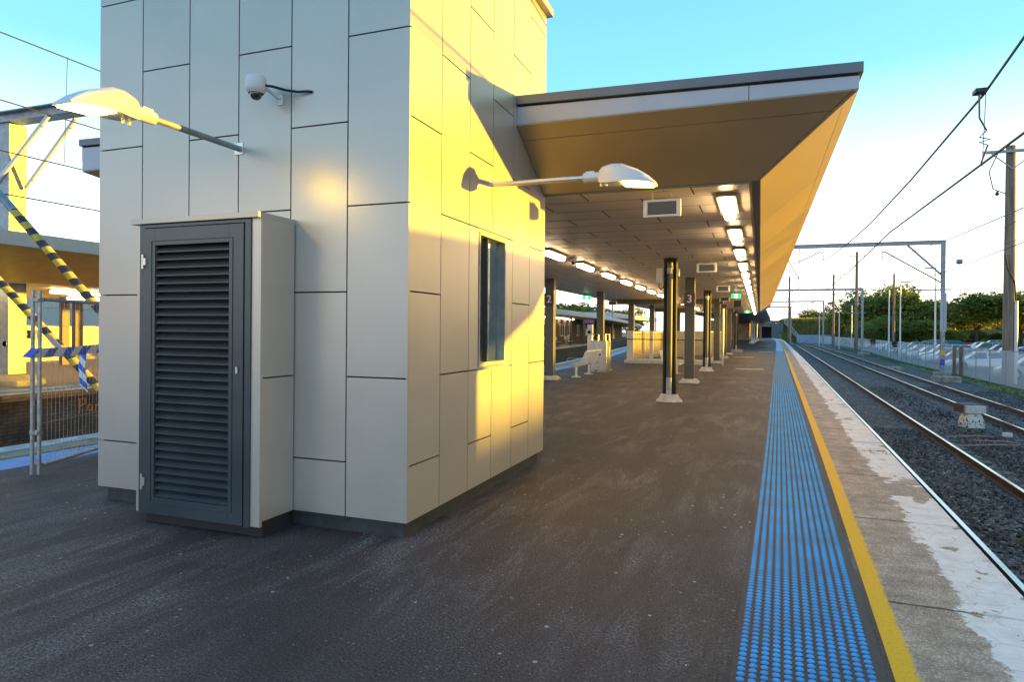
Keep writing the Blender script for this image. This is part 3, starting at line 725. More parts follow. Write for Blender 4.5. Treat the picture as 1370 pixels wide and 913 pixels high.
tr_.box(XLi, Yi, ZI-.02, XLi+.05, Y1, ZI+.03)
tr_.build('ceiling_edge_trim', mat('dark edge trim', (.10,.09,.085), .4, .3), can)
# right soffit in panels with narrow joints
def quad_panels(P00, P10, P11, P01, us, vs, g=.006, th=.02):
    # bilinear patch split by us (along first edge) and vs; panel solid, joint gaps
    b = MB(); P00, P10, P11, P01 = map(Vector, (P00, P10, P11, P01)); nrm = (P10-P00).cross(P01-P00).normalized()*th
    def Q(u, v): return P00*(1-u)*(1-v)+P10*u*(1-v)+P11*u*v+P01*(1-u)*v
    Lu = (P10-P00).length; Lv = (P01-P00).length
    for a, c in zip(us, us[1:]):
        for d, e in zip(vs, vs[1:]):
            gu, gv = g/max(Lu,.1), g/max(Lv,.1); q = [Q(a+gu,d+gv),Q(c-gu,d+gv),Q(c-gu,e-gv),Q(a+gu,e-gv)]
            b.add(q+[p+nrm for p in q], [(0,1,2,3),(7,6,5,4),(0,4,5,1),(1,5,6,2),(2,6,7,3),(3,7,4,0)])
    return b
# right soffit: hip corner to far end; v across (inner->outer)
us = [0]+[(3.2+i*2.95)/(Y1-Yi) for i in range(19) if 3.2+i*2.95 < Y1-Yi-1]+[1]
b = quad_panels((XRi,Yi,ZI), (XRi,Y1,ZI), (XR-.02,Y1,ZO), (XR-.02,Y0+.02,ZO), us, [0,.87,1], .004, -.02)
b.build('side_soffit', SOFF, can)
b = quad_panels((XLi,Y1,ZI), (XLi,Yi,ZI), (XL+.02,Y0+.02,ZO), (XL+.02,Y1,ZO), [0,.25,.5,.75,1], [0,.87,1], .004, -.02)
b.build('side_soffit', SOFF, can)
# front soffit, either side of the lift building
fe = lambda x: ZO+ (.0 if x > 0 else 0)
def front(xa, xb, xa_o, xb_o, us):
    return quad_panels((xa,Yi,ZI), (xb,Yi,ZI), (xb_o,Y0+.02,ZO), (xa_o,Y0+.02,ZO), us, [0,.80,1], .004, .02)
front(XE, XRi, XE, XR-.02, [0, .985, 1]).build('front_soffit', SOFF, can)
front(XLi, XW, XL+.02, XW, [0,.5,1]).build('front_soffit', SOFF, can)
# dark joint backing
bk = MB(); bk.add([(XE,Yi,ZI+.03),(XRi,Yi,ZI+.03),(XR-.05,Y0+.06,ZO+.03),(XE,Y0+.06,ZO+.03)], [(0,1,2,3)]); bk.add([(XRi,Yi,ZI+.03),(XRi,Y1,ZI+.03),(XR-.05,Y1,ZO+.03),(XR-.05,Y0+.06,ZO+.03)], [(0,1,2,3)])
bk.build('soffit_backing', DARKGAP, can, recalc=False)
# fascias: light band, dark gap, roof flashing, rising a little towards the building
def ztop(x): return 4.062+(XR-x)*.021
fa = MB(); ga = MB(); ro_ = MB()
def wedge(mb, x0, x1, y0, y1, zl0, zl1):  # z as functions of x
    mb.add([(x0,y0,zl0(x0)),(x1,y0,zl0(x1)),(x1,y1,zl0(x1)),(x0,y1,zl0(x0)),(x0,y0,zl1(x0)),(x1,y0,zl1(x1)),(x1,y1,zl1(x1)),(x0,y1,zl1(x0))],
        [(0,3,2,1),(4,5,6,7),(0,1,5,4),(1,2,6,5),(2,3,7,6),(3,0,4,7)])
for xa, xb in ((XE+.001, -.123), (-.117, XR-.02), (XL+.02, XW-.001)):
    wedge(fa, xa, xb, Y0+.02, Y0+.05, lambda x: ZO-.003, lambda x: ztop(x)-.115)
wedge(ga, XE+.001, XR-.03, Y0+.035, Y0+.07, lambda x: ztop(x)-.12, lambda x: ztop(x)-.09)
ga.build('shadow_gap', DARKGAP, can); ga = MB()
wedge(ga, XL+.03, XW-.001, Y0+.035, Y0+.07, lambda x: ztop(x)-.12, lambda x: ztop(x)-.09)
wedge(ro_, XE+.001, XR+.012, Y0-.01, Y0+.04, lambda x: ztop(x)-.095, lambda x: ztop(x))
wedge(ro_, XL-.012, XW-.001, Y0-.01, Y0+.04, lambda x: ztop(x)-.095, lambda x: ztop(x))
fa.box(XR-.05, Y0+.05, ZO-.003, XR-.02, Y1, 3.945); fa.box(XL+.02, Y0+.05, ZO-.003, XL+.05, Y1, 3.945)
ro_.box(XR-.05, Y0+.04, 3.967, XR+.012, Y1, 4.06); ro_.box(XL-.012, Y0+.04, 3.967, XL+.05, Y1, 4.06+.2)
fa.build('fascia', FASC, can, bevel=.003); ga.build('shadow_gap', DARKGAP, can); ro_.build('roof_flashing', FASCD, can, bevel=.003)
rf = MB(); rf.add([(XL,Y0+.045,4.25),(XW,Y0+.045,4.18),(XW,YB_,4.18),(XE,YB_,4.12),(XE,Y0+.045,4.12),(XR-.04,Y0+.045,4.05),(XR-.04,Y1,4.05),(XL,Y1,4.25)], [(0,1,2,3,4,5,6,7)]); rf.build('roof', FASCD, can)
m_ = MB(); m_.box(XLi+.3, 35.2, 3.03, -1.75, 35.5, ZI+.01); m_.build('cross_beam', COLM, can)
m_ = MB(); m_.box(XLi+.3, 49.2, 3.03, -1.75, 49.5, ZI+.01); m_.build('cross_beam', COLM, can)

# ceiling lights
lf = thing('ceiling_light', '', 'light', (0,0,0))
m_ = MB(); m_.box(-.115,-.68,-.052,.115,.68,.0); m_.build('housing', mat('light housing', (.25,.24,.22), .5), lf, off=False)
m_ = MB(); m_.prism([(-.07,-.05),(-.078,-.075),(-.066,-.12),(-.04,-.135),(.04,-.135),(.066,-.12),(.078,-.075),(.07,-.05)], 'Y', -.61, .61); m_.build('diffuser', DIFF, lf, off=False, bevel=.01)
first = True; ORD = ['first','second','third','fourth','fifth','sixth','seventh','eighth','ninth','tenth','eleventh','twelfth','thirteenth','fourteenth','fifteenth','sixteenth','seventeenth','eighteenth','nineteenth','twentieth']
for row, x, y0, nn in (('right row over the platform edge', -.40, 9.05, 20), ('left row beyond the numbered columns', -4.12, 13.6, 18)):
    for i in range(nn):
        o = lf if first else copy_tree(lf); first = False
        o.location = (x, y0+i*2.72, ZI+.0095); 
        o['label'] = f'lit ceiling light, {ORD[i]} from the near end of the {row}'; o['group'] = 'tube lights on the canopy ceiling'

# ceiling speakers
sp = thing('ceiling_speaker', '', 'speaker', (0,0,0))
m_ = MB(); m_.box(-.215,-.14,-.10,.215,-.10,-.075); m_.box(-.215,-.14,.075,.215,-.10,.10); m_.box(-.215,-.14,-.075,-.165,-.10,.075); m_.box(.165,-.14,-.075,.215,-.10,.075)
m_.loft([[(-.205,-.10,-.095),(.205,-.10,-.095),(.205,-.10,.095),(-.205,-.10,.095)],[(-.12,.08,-.06),(.12,.08,-.06),(.12,.08,.06),(-.12,.08,.06)]]); m_.build('horn', WHITEP, sp, off=False, bevel=.006)
MB().box(-.163,-.125,-.073,.163,-.118,.073).build('grille', mat('speaker mesh', (.10,.105,.12), .6), sp, off=False)
m_ = MB(); m_.tube([(-.12,-.05,.10),(-.12,-.03,.215),(.10,-.03,.215),(.10,-.05,.10)], .006, 6); m_.tube([(0,-.03,.215),(0,-.03,.24)], .012, 6); m_.build('bracket', SILVER, sp, off=False)
for i, (x, y) in enumerate(((-1.08,7.98),(-1.13,15.6),(-1.16,23.3),(-1.45,30.6))):
    o = sp if i == 0 else copy_tree(sp); o.location = (x, y, 3.035)
    o['label'] = f'white framed box speaker hanging from the ceiling, {ORD[i]} from the near end'; o['group'] = 'speakers under the canopy'
sp2 = copy_tree(sp); sp2.location = (-6.9, 33, 3.0); sp2['label'] = 'small speaker hung at the left edge of the canopy near the exit sign'; sp2['group'] = 'speakers under the canopy'
t = thing('dome_camera', 'small grey dome camera on the ceiling between two tube lights', 'camera', (-4.05, 14.9, ZI))
m_ = MB(); m_.lathe([(.06,.0),(.065,-.05),(.05,-.08)], (-4.08,15.0,ZI+.009), 14); m_.build('housing', LAMPG, t); m_ = MB(); m_.lathe([(.05,-.08),(.035,-.12),(0,-.135)], (-4.08,15.0,ZI+.009), 14); m_.build('dome', GLASSD, t, smooth=True)

# exit signs
GREENL = mat('lit green sign', (.0,.3,.08), .4, emit=(.02,.75,.22), es=.5); WHITEL = mat('lit white symbol', (.8,.8,.8), .4, emit=(.9,1,.9), es=.9)
def exit_sign(x, y, z, label, w_=.36, h_=.17):
    t = thing('exit_sign', label, 'sign', (x, y, z), 'green exit signs under the canopy')
    MB().box(x-w_/2, y-.03, z-h_/2, x+w_/2, y+.03, z+h_/2).build('sign_box', GREENL, t, bevel=.004)
    MB().box(x-.055, y-.034, z-.065, x+.055, y-.031, z+.065).build('door_symbol', WHITEL, t)
    m_ = MB(); m_.lathe([(0,-.012),(.012,0),(0,.012)], (x-.005,y-.037,z+.045), 8); m_.bar((x-.005,y-.037,z+.03),(x+.01,y-.037,z-.01), .016,.006); m_.bar((x+.01,y-.037,z-.01),(x+.03,y-.037,z-.05), .01,.006); m_.bar((x+.01,y-.037,z-.01),(x-.02,y-.037,z-.045), .01,.006)
    m_.build('running_figure', mat('sign green', (.0,.2,.06), .5), t)
    m_ = MB(); m_.tube([(x,y,z+h_/2),(x,y,ZI+.01)], .008, 6); m_.build('hanger', STEEL, t)
exit_sign(-.93, 28.8, 3.08, 'green exit sign with white figure on the right above the speakers')
exit_sign(-7.15, 28.6, 3.06, 'green exit sign hanging at the left edge of the canopy')
exit_sign(-.85, 50, 3.05, 'small distant green exit sign deep under the canopy')

# ------------------------------------------------------------------ columns
def plinth(mb, x, y, s0=.30, s1=.21, h=.13):
    mb.loft([[(x-a,y-a,z),(x+a,y-a,z),(x+a,y+a,z),(x-a,y+a,z)] for a, z in ((s0,0),(s0,.03),(s1,h))])
sq = thing('canopy_column', '', 'column', (0,0,0))
m_ = MB(); m_.box(-.15,-.12,.05,.15,.12,ZI+.009); m_.build('shaft', COLM, sq, off=False, bevel=.006)
m_ = MB(); plinth(m_, 0, 0); m_.build('plinth', PLINTH, sq, off=False, bevel=.01)
m_ = MB(); 
for dx in (-.16, .16):
    m_.tube([(dx,-.16,.1),(dx,-.16,.16)], .012, 6)
m_.build('bolts', SILVER, sq, off=False)
cols = [(-2.05,21.4,'right row with the number 3 plate'),(-2.05,35.4,'right row behind the stair screen'),(-2.05,42.6,'fifth in the right row'),(-2.05,49.6,'sixth in the right row'),(-2.05,60.4,'at the far end of the right row'),
        (-6.4,20.75,'left row with the number 2 plate'),(-6.4,28.05,'left row beside the bin'),(-6.4,35.35,'third in the left row'),(-6.4,42.6,'fourth in the left row'),(-6.4,49.6,'fifth in the left row'),(-6.4,57,'last in the left row')]
for i, (x, y, l) in enumerate(cols):
    o = sq if i == 0 else copy_tree(sq); o.location = (x, y, 0); o['label'] = 'square olive grey canopy column, '+l; o['group'] = 'square canopy columns'
pc = thing('pipe_column', '', 'column', (0,0,0))
m_ = MB(); m_.tube([(0,-.09,.02),(0,-.09,ZI+.009)], .062, 20); m_.build('front_pipe', mat('bright pipe', (.12,.115,.10), .48, .1, spec=.25, var=.1, vscale=2), pc, off=False, smooth=True)
for dx in (-.105, .105):
    m_ = MB(); m_.tube([(dx,0,.02),(dx,0,ZI+.009)], .05, 18); m_.build('side_pipe', BRONZE, pc, off=False, smooth=True)
m_ = MB(); m_.tube([(0,.07,.02),(0,.07,ZI+.009)], .05, 12); m_.build('rear_pipe', BRONZE, pc, off=False, smooth=True)
m_ = MB(); m_.tube([(0,-.09,.0),(0,-.09,.55)], .066, 20); m_.tube([(0,-.09,ZI-.35),(0,-.09,ZI-.22)], .068, 20); m_.build('pipe_sleeve', STEEL, pc, off=False, smooth=True)
m_ = MB(); m_.loft([[(sx*a, sy*bq-.02, z) for sx, sy in ((-.9,-.6),(-.3,-1),(.4,-1),(1,-.5),(.9,.6),(.3,.9),(-.5,.9),(-1,.4))] for a, bq, z in ((.31,.31,0),(.31,.31,.02),(.25,.24,.07),(.2,.19,.17))]); m_.build('mortar_base', PLINTH, pc, off=False, bevel=.01)
m_ = MB(); m_.lathe([(.08,0),(.09,-.05),(.07,-.1)], (0,-.09,ZI), 16); m_.build('top_collar', BRONZE, pc, off=False)
for i, (x, y, l) in enumerate(((-1.93,15.55,'nearest, with a grey box near its top'),(-2.02,28.2,'second, between the numbered column and the stairs'),(-1.75,56,'third, on a concrete plinth far along'))):
    o = pc if i == 0 else copy_tree(pc); o.location = (x, y, 0); o['label'] = 'cluster of polished round pipes, '+l; o['group'] = 'pipe cluster columns'
struct(MB().box(-2.25, 55.6, 0, -1.25, 56.5, .22).build('concrete_kerb', CONC))
t = thing('junction_box', 'small grey box with looped cable near the top of the nearest pipe column', 'box', (-2.16, 15.5, 2.9))
MB().box(-2.23,15.44,2.70,-2.10,15.52,3.05).build('enclosure', LAMPG, t, bevel=.008)
m_ = MB(); m_.tube([(-2.17,15.47,2.70),(-2.18,15.47,2.62),(-2.13,15.47,2.56),(-2.08,15.47,2.60),(-2.06,15.49,2.7)], .012, 8); m_.build('cable', BLACK, t, smooth=True)
t = thing('wall_sounder', 'small grey fitting on the right side of the nearest pipe column', 'fitting', (-1.76, 15.5, 2.95))
MB().box(-1.775,15.42,2.86,-1.72,15.52,3.03).build('enclosure', LAMPG, t, bevel=.01)
MB().box(-1.73,15.44,2.80,-1.76,15.50,2.86).build('gland', BLACK, t)
for n_, x, y, z, l in (('3',-2.05,21.26,2.60,'dark sign plate with white number 3 on a square column'),('2',-6.4,20.61,2.60,'dark sign plate with white number 2 on a left column')):
    t = thing('platform_number_sign', l, 'sign', (x, y, z))
    MB().box(x-.165, y-.03, z-.2, x+.165, y, z+.2).build('plate', SIGNP, t, bevel=.004)
    text('numeral', n_, .34, (x, y-.033, z+.01), (R(90),0,0), WHITET, t)
# galvanised post
t = thing('steel_post', 'plain galvanised post standing in front of the far columns', 'post', (-1.66, 33.4, 0))
m_ = MB(); m_.tube([(-1.66,33.4,0),(-1.66,33.4,2.75)], .055, 14); m_.build('shaft', STEEL, t, smooth=True)
m_ = MB(); m_.tube([(-1.66,33.4,2.72),(-1.0,33.4,2.72)], .025, 8); m_.build('arm', STEEL, t)
t = thing('equipment_box', 'dark box hanging below the right green exit sign', 'box', (-.98, 33.3, 2.9)); MB().box(-1.17,33.25,2.80,-.83,33.5,3.1).build('enclosure', BLACK, t, bevel=.01); MB().box(-1.03,33.3,3.1,-.97,33.4,ZI+.01).build('hanger', STEEL, t)

# ------------------------------------------------------------------ stair enclosure
st_ = thing('stair_enclosure', 'glazed cream balustrade round the stairs down from the platform', 'balustrade', (-4.4, 40, 0))
ex0, ex1, ey0, ey1, eh = -6.25, -2.45, 33.3, 47.0, 1.63
m_ = MB(); m_.box(ex0-.12, ey0-.08, 0, ex1+.1, ey0+.2, .17); m_.box(ex0-.12, ey0+.2, 0, ex0+.1, ey1, .17); m_.box(ex1-.12, ey0+.2, 0, ex1+.1, ey1, .17); m_.build('plinth', PLINTH, st_, bevel=.01)
m_ = MB(); m_.box(ex0, ey0, .17, ex0+.32, ey0+.06, eh); m_.box(-5.12, ey0, .17, -4.95, ey0+.06, eh); m_.box(-3.45, ey0, .17, -3.3, ey0+.06, eh); m_.box(ex1-.08, ey0, .17, ex1, ey0+.06, eh)
m_.box(ex0+.32, ey0+.01, eh-.05, ex1-.08, ey0+.05, eh); m_.box(ex0+.32, ey0+.01, .17, ex1-.08, ey0+.05, .24); m_.build('front_frame', CREAMW, st_, bevel=.005)
MB().box(ex0+.32, ey0+.025, .24, ex1-.08, ey0+.032, eh-.05).build('front_glass', CLEAR, st_)
m_ = MB(); m_.tube([(ex0, ey0-.07, 1.2), (ex1, ey0-.07, 1.2)], .022, 8); m_.build('handrail', BRONZE, st_)
m_ = MB(); m_.box(ex0, ey0+.06, .17, ex0+.04, ey1, eh)
y = ey0+.2
while y < ey1: m_.box(ex0+.04, y, .3, ex0+.08, y+.12, eh-.12); y += .62
m_.build('ribbed_side_wall', RIBW, st_)
m_ = MB(); 
y = ey0+.06
while y < ey1: m_.box(ex1-.04, y, .17, ex1, y+.06, eh); y += 1.9
m_.box(ex1-.04, ey0+.06, eh-.05, ex1, ey1, eh); m_.build('side_frame', CREAMW, st_)
MB().box(ex1-.022, ey0+.1, .17, ex1-.016, ey1, eh-.05).build('side_glass', CLEAR, st_)
m_ = MB(); m_.box(ex0, ey1, 0, ex1, ey1+.1, eh); m_.build('end_wall', CREAMW, st_)

# ------------------------------------------------------------------ bin, bench, help point
t = thing('litter_bin', 'stainless steel litter bin enclosure with a rail on top', 'bin', (-5.85, 25.9, 0))
m_ = MB(); m_.box(-6.2,25.45,.06,-5.56,26.25,1.22); m_.build('cabinet', STAINL, t, bevel=.012)
MB().box(-6.24,25.40,0,-5.50,26.3,.05).build('base', STAINL, t)
m_ = MB()
for x in (-6.15,-5.9,-5.62): m_.tube([(x,25.5,1.2),(x,25.5,1.47)], .018, 8)
m_.tube([(-6.15,25.5,1.47),(-5.62,25.5,1.47),(-5.62,26.2,1.47)], .018, 8); m_.tube([(-5.62,26.2,1.2),(-5.62,26.2,1.47)], .018, 8); m_.build('top_rail', SILVER, t)
m_ = MB(); m_.box(-5.97,25.435,.62,-5.75,25.449,.98); m_.build('notice', WHITEP, t); MB().box(-5.96,25.425,.64,-5.78,25.434,.72).build('slot', BLACK, t)
MB().box(-5.552,25.9,.5,-5.548,25.98,1.0).build('side_label', WHITEP, t)
def bench(x, y, face, label):
    t = thing('metal_bench', label, 'bench', (x, y, 0), 'steel platform benches'); f = face
    for dy in (-.9, .9):
        m_ = MB(); m_.tube([(x,y+dy,.03),(x,y+dy,.40)], .04, 10); m_.lathe([(.17,0),(.17,.02),(.05,.06)], (x,y+dy,0), 14); m_.build('leg', SILVER, t)
    m_ = MB(); m_.tube([(x,y-1.15,.38),(x,y+1.15,.38)], .04, 10); m_.build('beam', SILVER, t)
    prof = [(.32,.44),(.25,.455),(.05,.41),(-.14,.40),(-.22,.45),(-.28,.62),(-.36,.86),(-.40,.90)]
    for i in range(4):
        y0 = y-1.12+i*.57; s_ = MB(); th = .012
        pts = prof
        for k in range(7):
            ya = y0+.03+k*.078
            for (a, b_), (c, d) in zip(pts, pts[1:]): s_.bar((x+f*a,ya,b_),(x+f*c,ya,d), .012,.008,(0,1,0))
        s_.build('seat', SILVER, t)
        fr_ = MB()
        for ya in (y0-.02, y0+.53): fr_.tube([(x+f*a,ya,b_-.005) for a, b_ in pts], .014, 6)
        fr_.tube([(x-f*.40,y0-.02,.9),(x-f*.40,y0+.53,.9)], .014, 6); fr_.tube([(x+f*.32,y0-.02,.435),(x+f*.32,y0+.53,.435)], .014, 6)
        fr_.build('seat_frame', SILVER, t, smooth=True)
    for ya in (y-1.15, y+1.15):
        m_ = MB(); m_.tube([(x-f*.2,ya,.45),(x-f*.22,ya,.66),(x+f*.2,ya,.67),(x+f*.26,ya,.60)], .014, 8); m_.build('armrest', SILVER, t, smooth=True)
bench(-5.9, 23.1, -1, 'steel bench with four seats beside the stainless bin')
bench(-2.95, 25.0, 1, 'steel bench half hidden between the pipe column and the number 3 column')
t = thing('help_point', 'white help point pillar with a small purple sign on top', 'pillar', (-6.5, 26.6, 0))
MB().box(-6.6,26.55,.3,-6.4,26.7,1.86).build('pillar', WHITEP, t, bevel=.01); MB().box(-6.61,26.54,0,-6.39,26.71,.3).build('base', BLACK, t)
MB().box(-6.72,26.52,1.9,-6.32,26.56,2.06).build('sign_plate', mat('purple sign', (.12,.06,.22), .5), t)
m_ = MB(); m_.box(-6.70,26.515,1.93,-6.53,26.519,2.03); m_.box(-6.51,26.515,1.93,-6.34,26.519,2.03); m_.build('sign_panel', mat('purple panel', (.28,.20,.42), .5), t)
MB().box(-6.66,26.53,1.42,-6.40,26.549,1.68).build('speaking_panel', mat('panel white', (.6,.6,.62), .5), t)
m_ = MB(); m_.lathe([(.055,0),(.07,0),(.07,.006),(.055,.006),(.055,0)], (0,0,0), 16)
m_.v = [(p[0]-6.52, 26.529-p[2], p[1]+1.55) for p in m_.v]; m_.build('help_symbol', BLACK, t)

# ------------------------------------------------------------------ farther platform: second canopy, posts, brick building, blue column
t = thing('far_canopy', 'older dark edged canopy farther along the platform', 'canopy', (-3, 100, 3.6))
b = MB(); b.loft([[(interp(PK,y)-8.5,y,3.5),(interp(PK,y)-1.9,y,3.35),(interp(PK,y)-.9,y,3.62),(interp(PK,y)-.9,y,3.85),(interp(PK,y)-8.5,y,3.9)] for y in rng(66,150,6)]); b.build('roof', FASCD, t)
for i, (x, y) in enumerate(((-1.05,100),(-.85,114),(-.6,128),(-.5,142))):
    p = thing('white_post', f'slim white canopy post on a pale footing, {ORD[i]} of the far row', 'post', (x,y,0), 'white posts of the far canopy')
    m_ = MB(); m_.tube([(x,y,.2),(x,y,3.45)], .09, 10); m_.build('shaft', WHITEP, p); m_ = MB(); m_.lathe([(.36,0),(.3,.25),(.12,.4)], (x,y,0), 10); m_.build('footing', WHITEP, p)
t = thing('blue_steel_column', 'blue grey steel column at the far end of the platform', 'column', (.1,146,0)); m_ = MB(); m_.box(-.1,145.8,0,.35,146.2,5.2); m_.build('shaft', STEELB, t); MB().box(-.3,145.6,0,.55,146.4,.3).build('footing', PLINTH, t)
t = thing('brick_building', 'plain tan brick building at the end of the covered platform', 'building', (-4,125,0))
MB().box(-9, 122, .25, -1.75, 140, 3.34).build('wall', BRKT, t); MB().box(-9.02, 121.98, 0, -1.73, 140, .25).build('base_course', SKIRT, t)
MB().box(-1.9,121.9,1.9,-1.74,122.0,2.3).build('vent', BLACK, t)

# ------------------------------------------------------------------ point machine signal on the ballast
sx_, sy_ = 5.75, 22.6
t = thing('ground_signal', 'squat white painted ground signal with hood between the two tracks', 'signal', (sx_, sy_, -1.2))
WP2 = mat('peeling white paint', (.62,.64,.62), .6, col2=(.05,.05,.05), vscale=14, det=6)
cr_ = WP2.node_tree.nodes['Color Ramp'].color_ramp.elements if 'Color Ramp' in WP2.node_tree.nodes else None
if cr_: cr_[0].position = .56; cr_[1].position = .60
ca, sa = math.cos(.25), math.sin(.25)
def sp_(x, y, z): return (sx_+x*ca-y*sa, sy_+x*sa+y*ca, z)
def sbox(mb, x0, y0, z0, x1, y1, z1, tx=1, ty=1):
    mb.add([sp_(x0,y0,z0),sp_(x1,y0,z0),sp_(x1,y1,z0),sp_(x0,y1,z0),sp_(x0*tx,y0*ty,z1),sp_(x1*tx,y0*ty,z1),sp_(x1*tx,y1*ty,z1),sp_(x0*tx,y1*ty,z1)],
        [(0,3,2,1),(4,5,6,7),(0,1,5,4),(1,2,6,5),(2,3,7,6),(3,0,4,7)])
m_ = MB(); sbox(m_, -.25,-.2,-1.10,.25,.25,-.93); sbox(m_, -.25,-.2,-.93,.25,.25,-.68,.72,.8); m_.build('casing', WP2, t, bevel=.02)
m_ = MB(); sbox(m_, -.26,-.24,-.67,.26,.24,-.45); m_.build('lamp_box', mat('aged white', (.55,.54,.50), .6, var=.15, vscale=9), t, bevel=.01)
m_ = MB(); sbox(m_, -.30,-.10,-.45,.30,.40,-.425); sbox(m_,-.33,-.1,-.66,-.30,.3,-.42); m_.build('hood', mat('dark hood', (.06,.045,.05), .6), t)
m_ = MB(); 
for dx in (-.2, .1): m_.tube([sp_(dx,-.1,-1.2),sp_(dx,-.1,-1.08)], .02, 8)
m_.build('foot', STEEL, t)
for (x, y, l) in ((6.1,20.9,'small pale junction cap on a stake just in front of the ground signal'),(6.62,20.1,'small pale junction cap on a stake right of the ground signal')):
    t = thing('trackside_marker', l, 'marker', (x,y,-1.2)); MB().box(x-.09,y-.06,-1.09,x+.12,y+.06,-.99).build('cap', mat('aged white'if 0 else 'pale cap', (.6,.58,.5), .6), t, bevel=.008); m_ = MB(); m_.tube([(x,y,-1.24),(x,y,-1.09)], .018, 6); m_.build('stake', STEEL, t)
b = MB()
for (p, q) in (((4.75,21.0),(6.0,21.6)),((4.6,19.4),(6.2,20.2)),((5.3,20.6),(6.3,20.5))): b.tube([(p[0],p[1],-1.20),((p[0]+q[0])/2+.1,(p[1]+q[1])/2,-1.17),(q[0],q[1],-1.2)], .022, 6)
tag(b.build('track_cables', mat('dusty pink conduit', (.35,.22,.2), .7)), 'dusty cables lying on the ballast beside the ground signal', 'cables')
for (x, y, w_, l) in ((9.7,58,.9,'pale concrete pit box beside the far track'),(10.5,46.5,1.4,'low dark concrete block beside the yellow banded gantry'),(12.7,97,1.4,'pale cable pit by the second gantry')):
    t = tag(MB().box(x-w_/2,y-.5,-1.3,x+w_/2,y+.5,-.95).build('cable_pit', CONC, bevel=.03), l, 'pit')

# ------------------------------------------------------------------ overhead gantries on the right
def gantry(y, xl, xr, zt, cw, label, base_z=-1.25, detail=True, drops=()):
    t = thing('overhead_gantry', label, 'gantry', (xr, y, base_z), 'overhead wiring gantries across the tracks')
    w_ = cw
    m_ = MB()   # H column
    m_.box(xr-w_/2, y-w_*.5, base_z+.3, xr+w_/2, y-w_*.5+.03, zt-.002); m_.box(xr-w_/2, y+w_*.5-.03, base_z+.3, xr+w_/2, y+w_*.5, zt-.002); m_.box(xr-.02, y-w_*.5+.03, base_z+.3, xr+.02, y+w_*.5-.03, zt-.002)
    m_.build('column', STEELB, t)
    m_ = MB(); m_.box(xl-.1, y-.13, base_z+.3, xl+.1, y+.13, zt-.002); m_.build('column', STEELB, t)
    m_ = MB(); m_.box(xl-.2, y-.09, zt, xr+.15, y+.09, zt+.03); m_.box(xl-.2, y-.09, zt+.25, xr+.15, y+.09, zt+.28); m_.box(xl-.2, y-.015, zt+.03, xr+.15, y+.015, zt+.25); m_.build('beam', STEELB, t)
    MB().box(xr-.45, y-.45, base_z-.1, xr+.45, y+.45, base_z+.3).build('footing', CONC, t, bevel=.04)
    m_ = MB(); m_.bar((xr-2.1, y, zt), (xr-.1, y, zt-2.05), .12, .12); m_.build('brace', STEELB, t)
    for d in drops:
        if d[0] == 'post':
            m_ = MB(); m_.tube([(d[1],y,zt),(d[1],y,zt-2.95)], .04, 8); m_.tube([(d[1]-.75,y,zt-.75),(d[1],y,zt-2.2)], .035, 8); m_.tube([(d[1]-.5,y,zt-1.0),(d[1],y,zt-1.0)], .03, 8); m_.build('drop_post', STEELB, t)
            m_ = MB(); m_.tube([(d[1],y,zt-.95),(d[1]+1.35,y,zt-.28),(d[1]+1.6,y,zt-.36)], .035, 8); m_.build('registration_arm', WIRE, t)
            m_ = MB()
            for k in range(3): m_.lathe([(.02,0),(.075,.03),(.02,.06)], (d[1]+1.58,y,zt-.85+k*.13), 8)
            m_.tube([(d[1]+1.58,y,zt-.36),(d[1]+1.58,y,zt-.9)], .015, 6); m_.build('insulator', WIRE, t)
        if d[0] == 'arm':
            m_ = MB(); m_.tube([(xr-.15,y,zt-2.55),(xr-3.5,y,zt-.38),(xr-3.7,y,zt-.45)], .045, 8); m_.build('registration_arm', WIRE, t)
            m_ = MB()
            for k in range(3): m_.lathe([(.02,0),(.075,.03),(.02,.06)], (xr-3.6,y,zt-.85+k*.13), 8)
            m_.tube([(xr-3.6,y,zt-.4),(xr-3.6,y,zt-.9)], .015, 6); m_.build('insulator', WIRE, t)
            m_ = MB(); m_.tube([(xr-1.9,y,zt-3.05),(xr+.5,y,zt-3.05)], .05, 8); m_.build('cross_arm', STEELB, t)
    return t
G1 = gantry(52, -15.7, 11.5, 7.63, .24, 'nearest overhead gantry with yellow and blue bands near its foot', drops=(('post',2.6),('arm',)))
gx, gy = 11.5, 52
m_ = MB(); m_.box(gx-.17, gy-.18, 1.75, gx+.19, gy-.13, 4.35); m_.build('climbing_guard', mat('guard plate', (.36,.40,.48), .5, .3), G1)
m_ = MB()
for k in range(16): m_.box(gx-.02, gy-.186, 1.9+k*.15, gx+.06, gy-.181, 1.95+k*.15)
m_.build('guard_marks', mat('guard mark', (.12,.13,.2), .6), G1)
for z0, z1, c in ((.17,.50,'yellow'),(-.5,-.12,'blue')):
    mm = mat('band '+c, (.75,.42,.03) if c == 'yellow' else (.03,.08,.55), .5)
    MB().box(gx-.13, gy-.135, z0, gx+.13, gy-.122, z1).build('painted_band', mm, G1)
gantry(100, -21, 12.85, 7.35, .28, 'second overhead gantry, braced column beside the blue fence', drops=(('post',4.2),('arm',)))
gantry(138, -20, 11.2, 7.4, .26, 'third overhead gantry farther along the tracks', drops=(('arm',),))
gantry(168, -25, 6.75, 7.4, .24, 'fourth and smallest gantry near the road bridge')

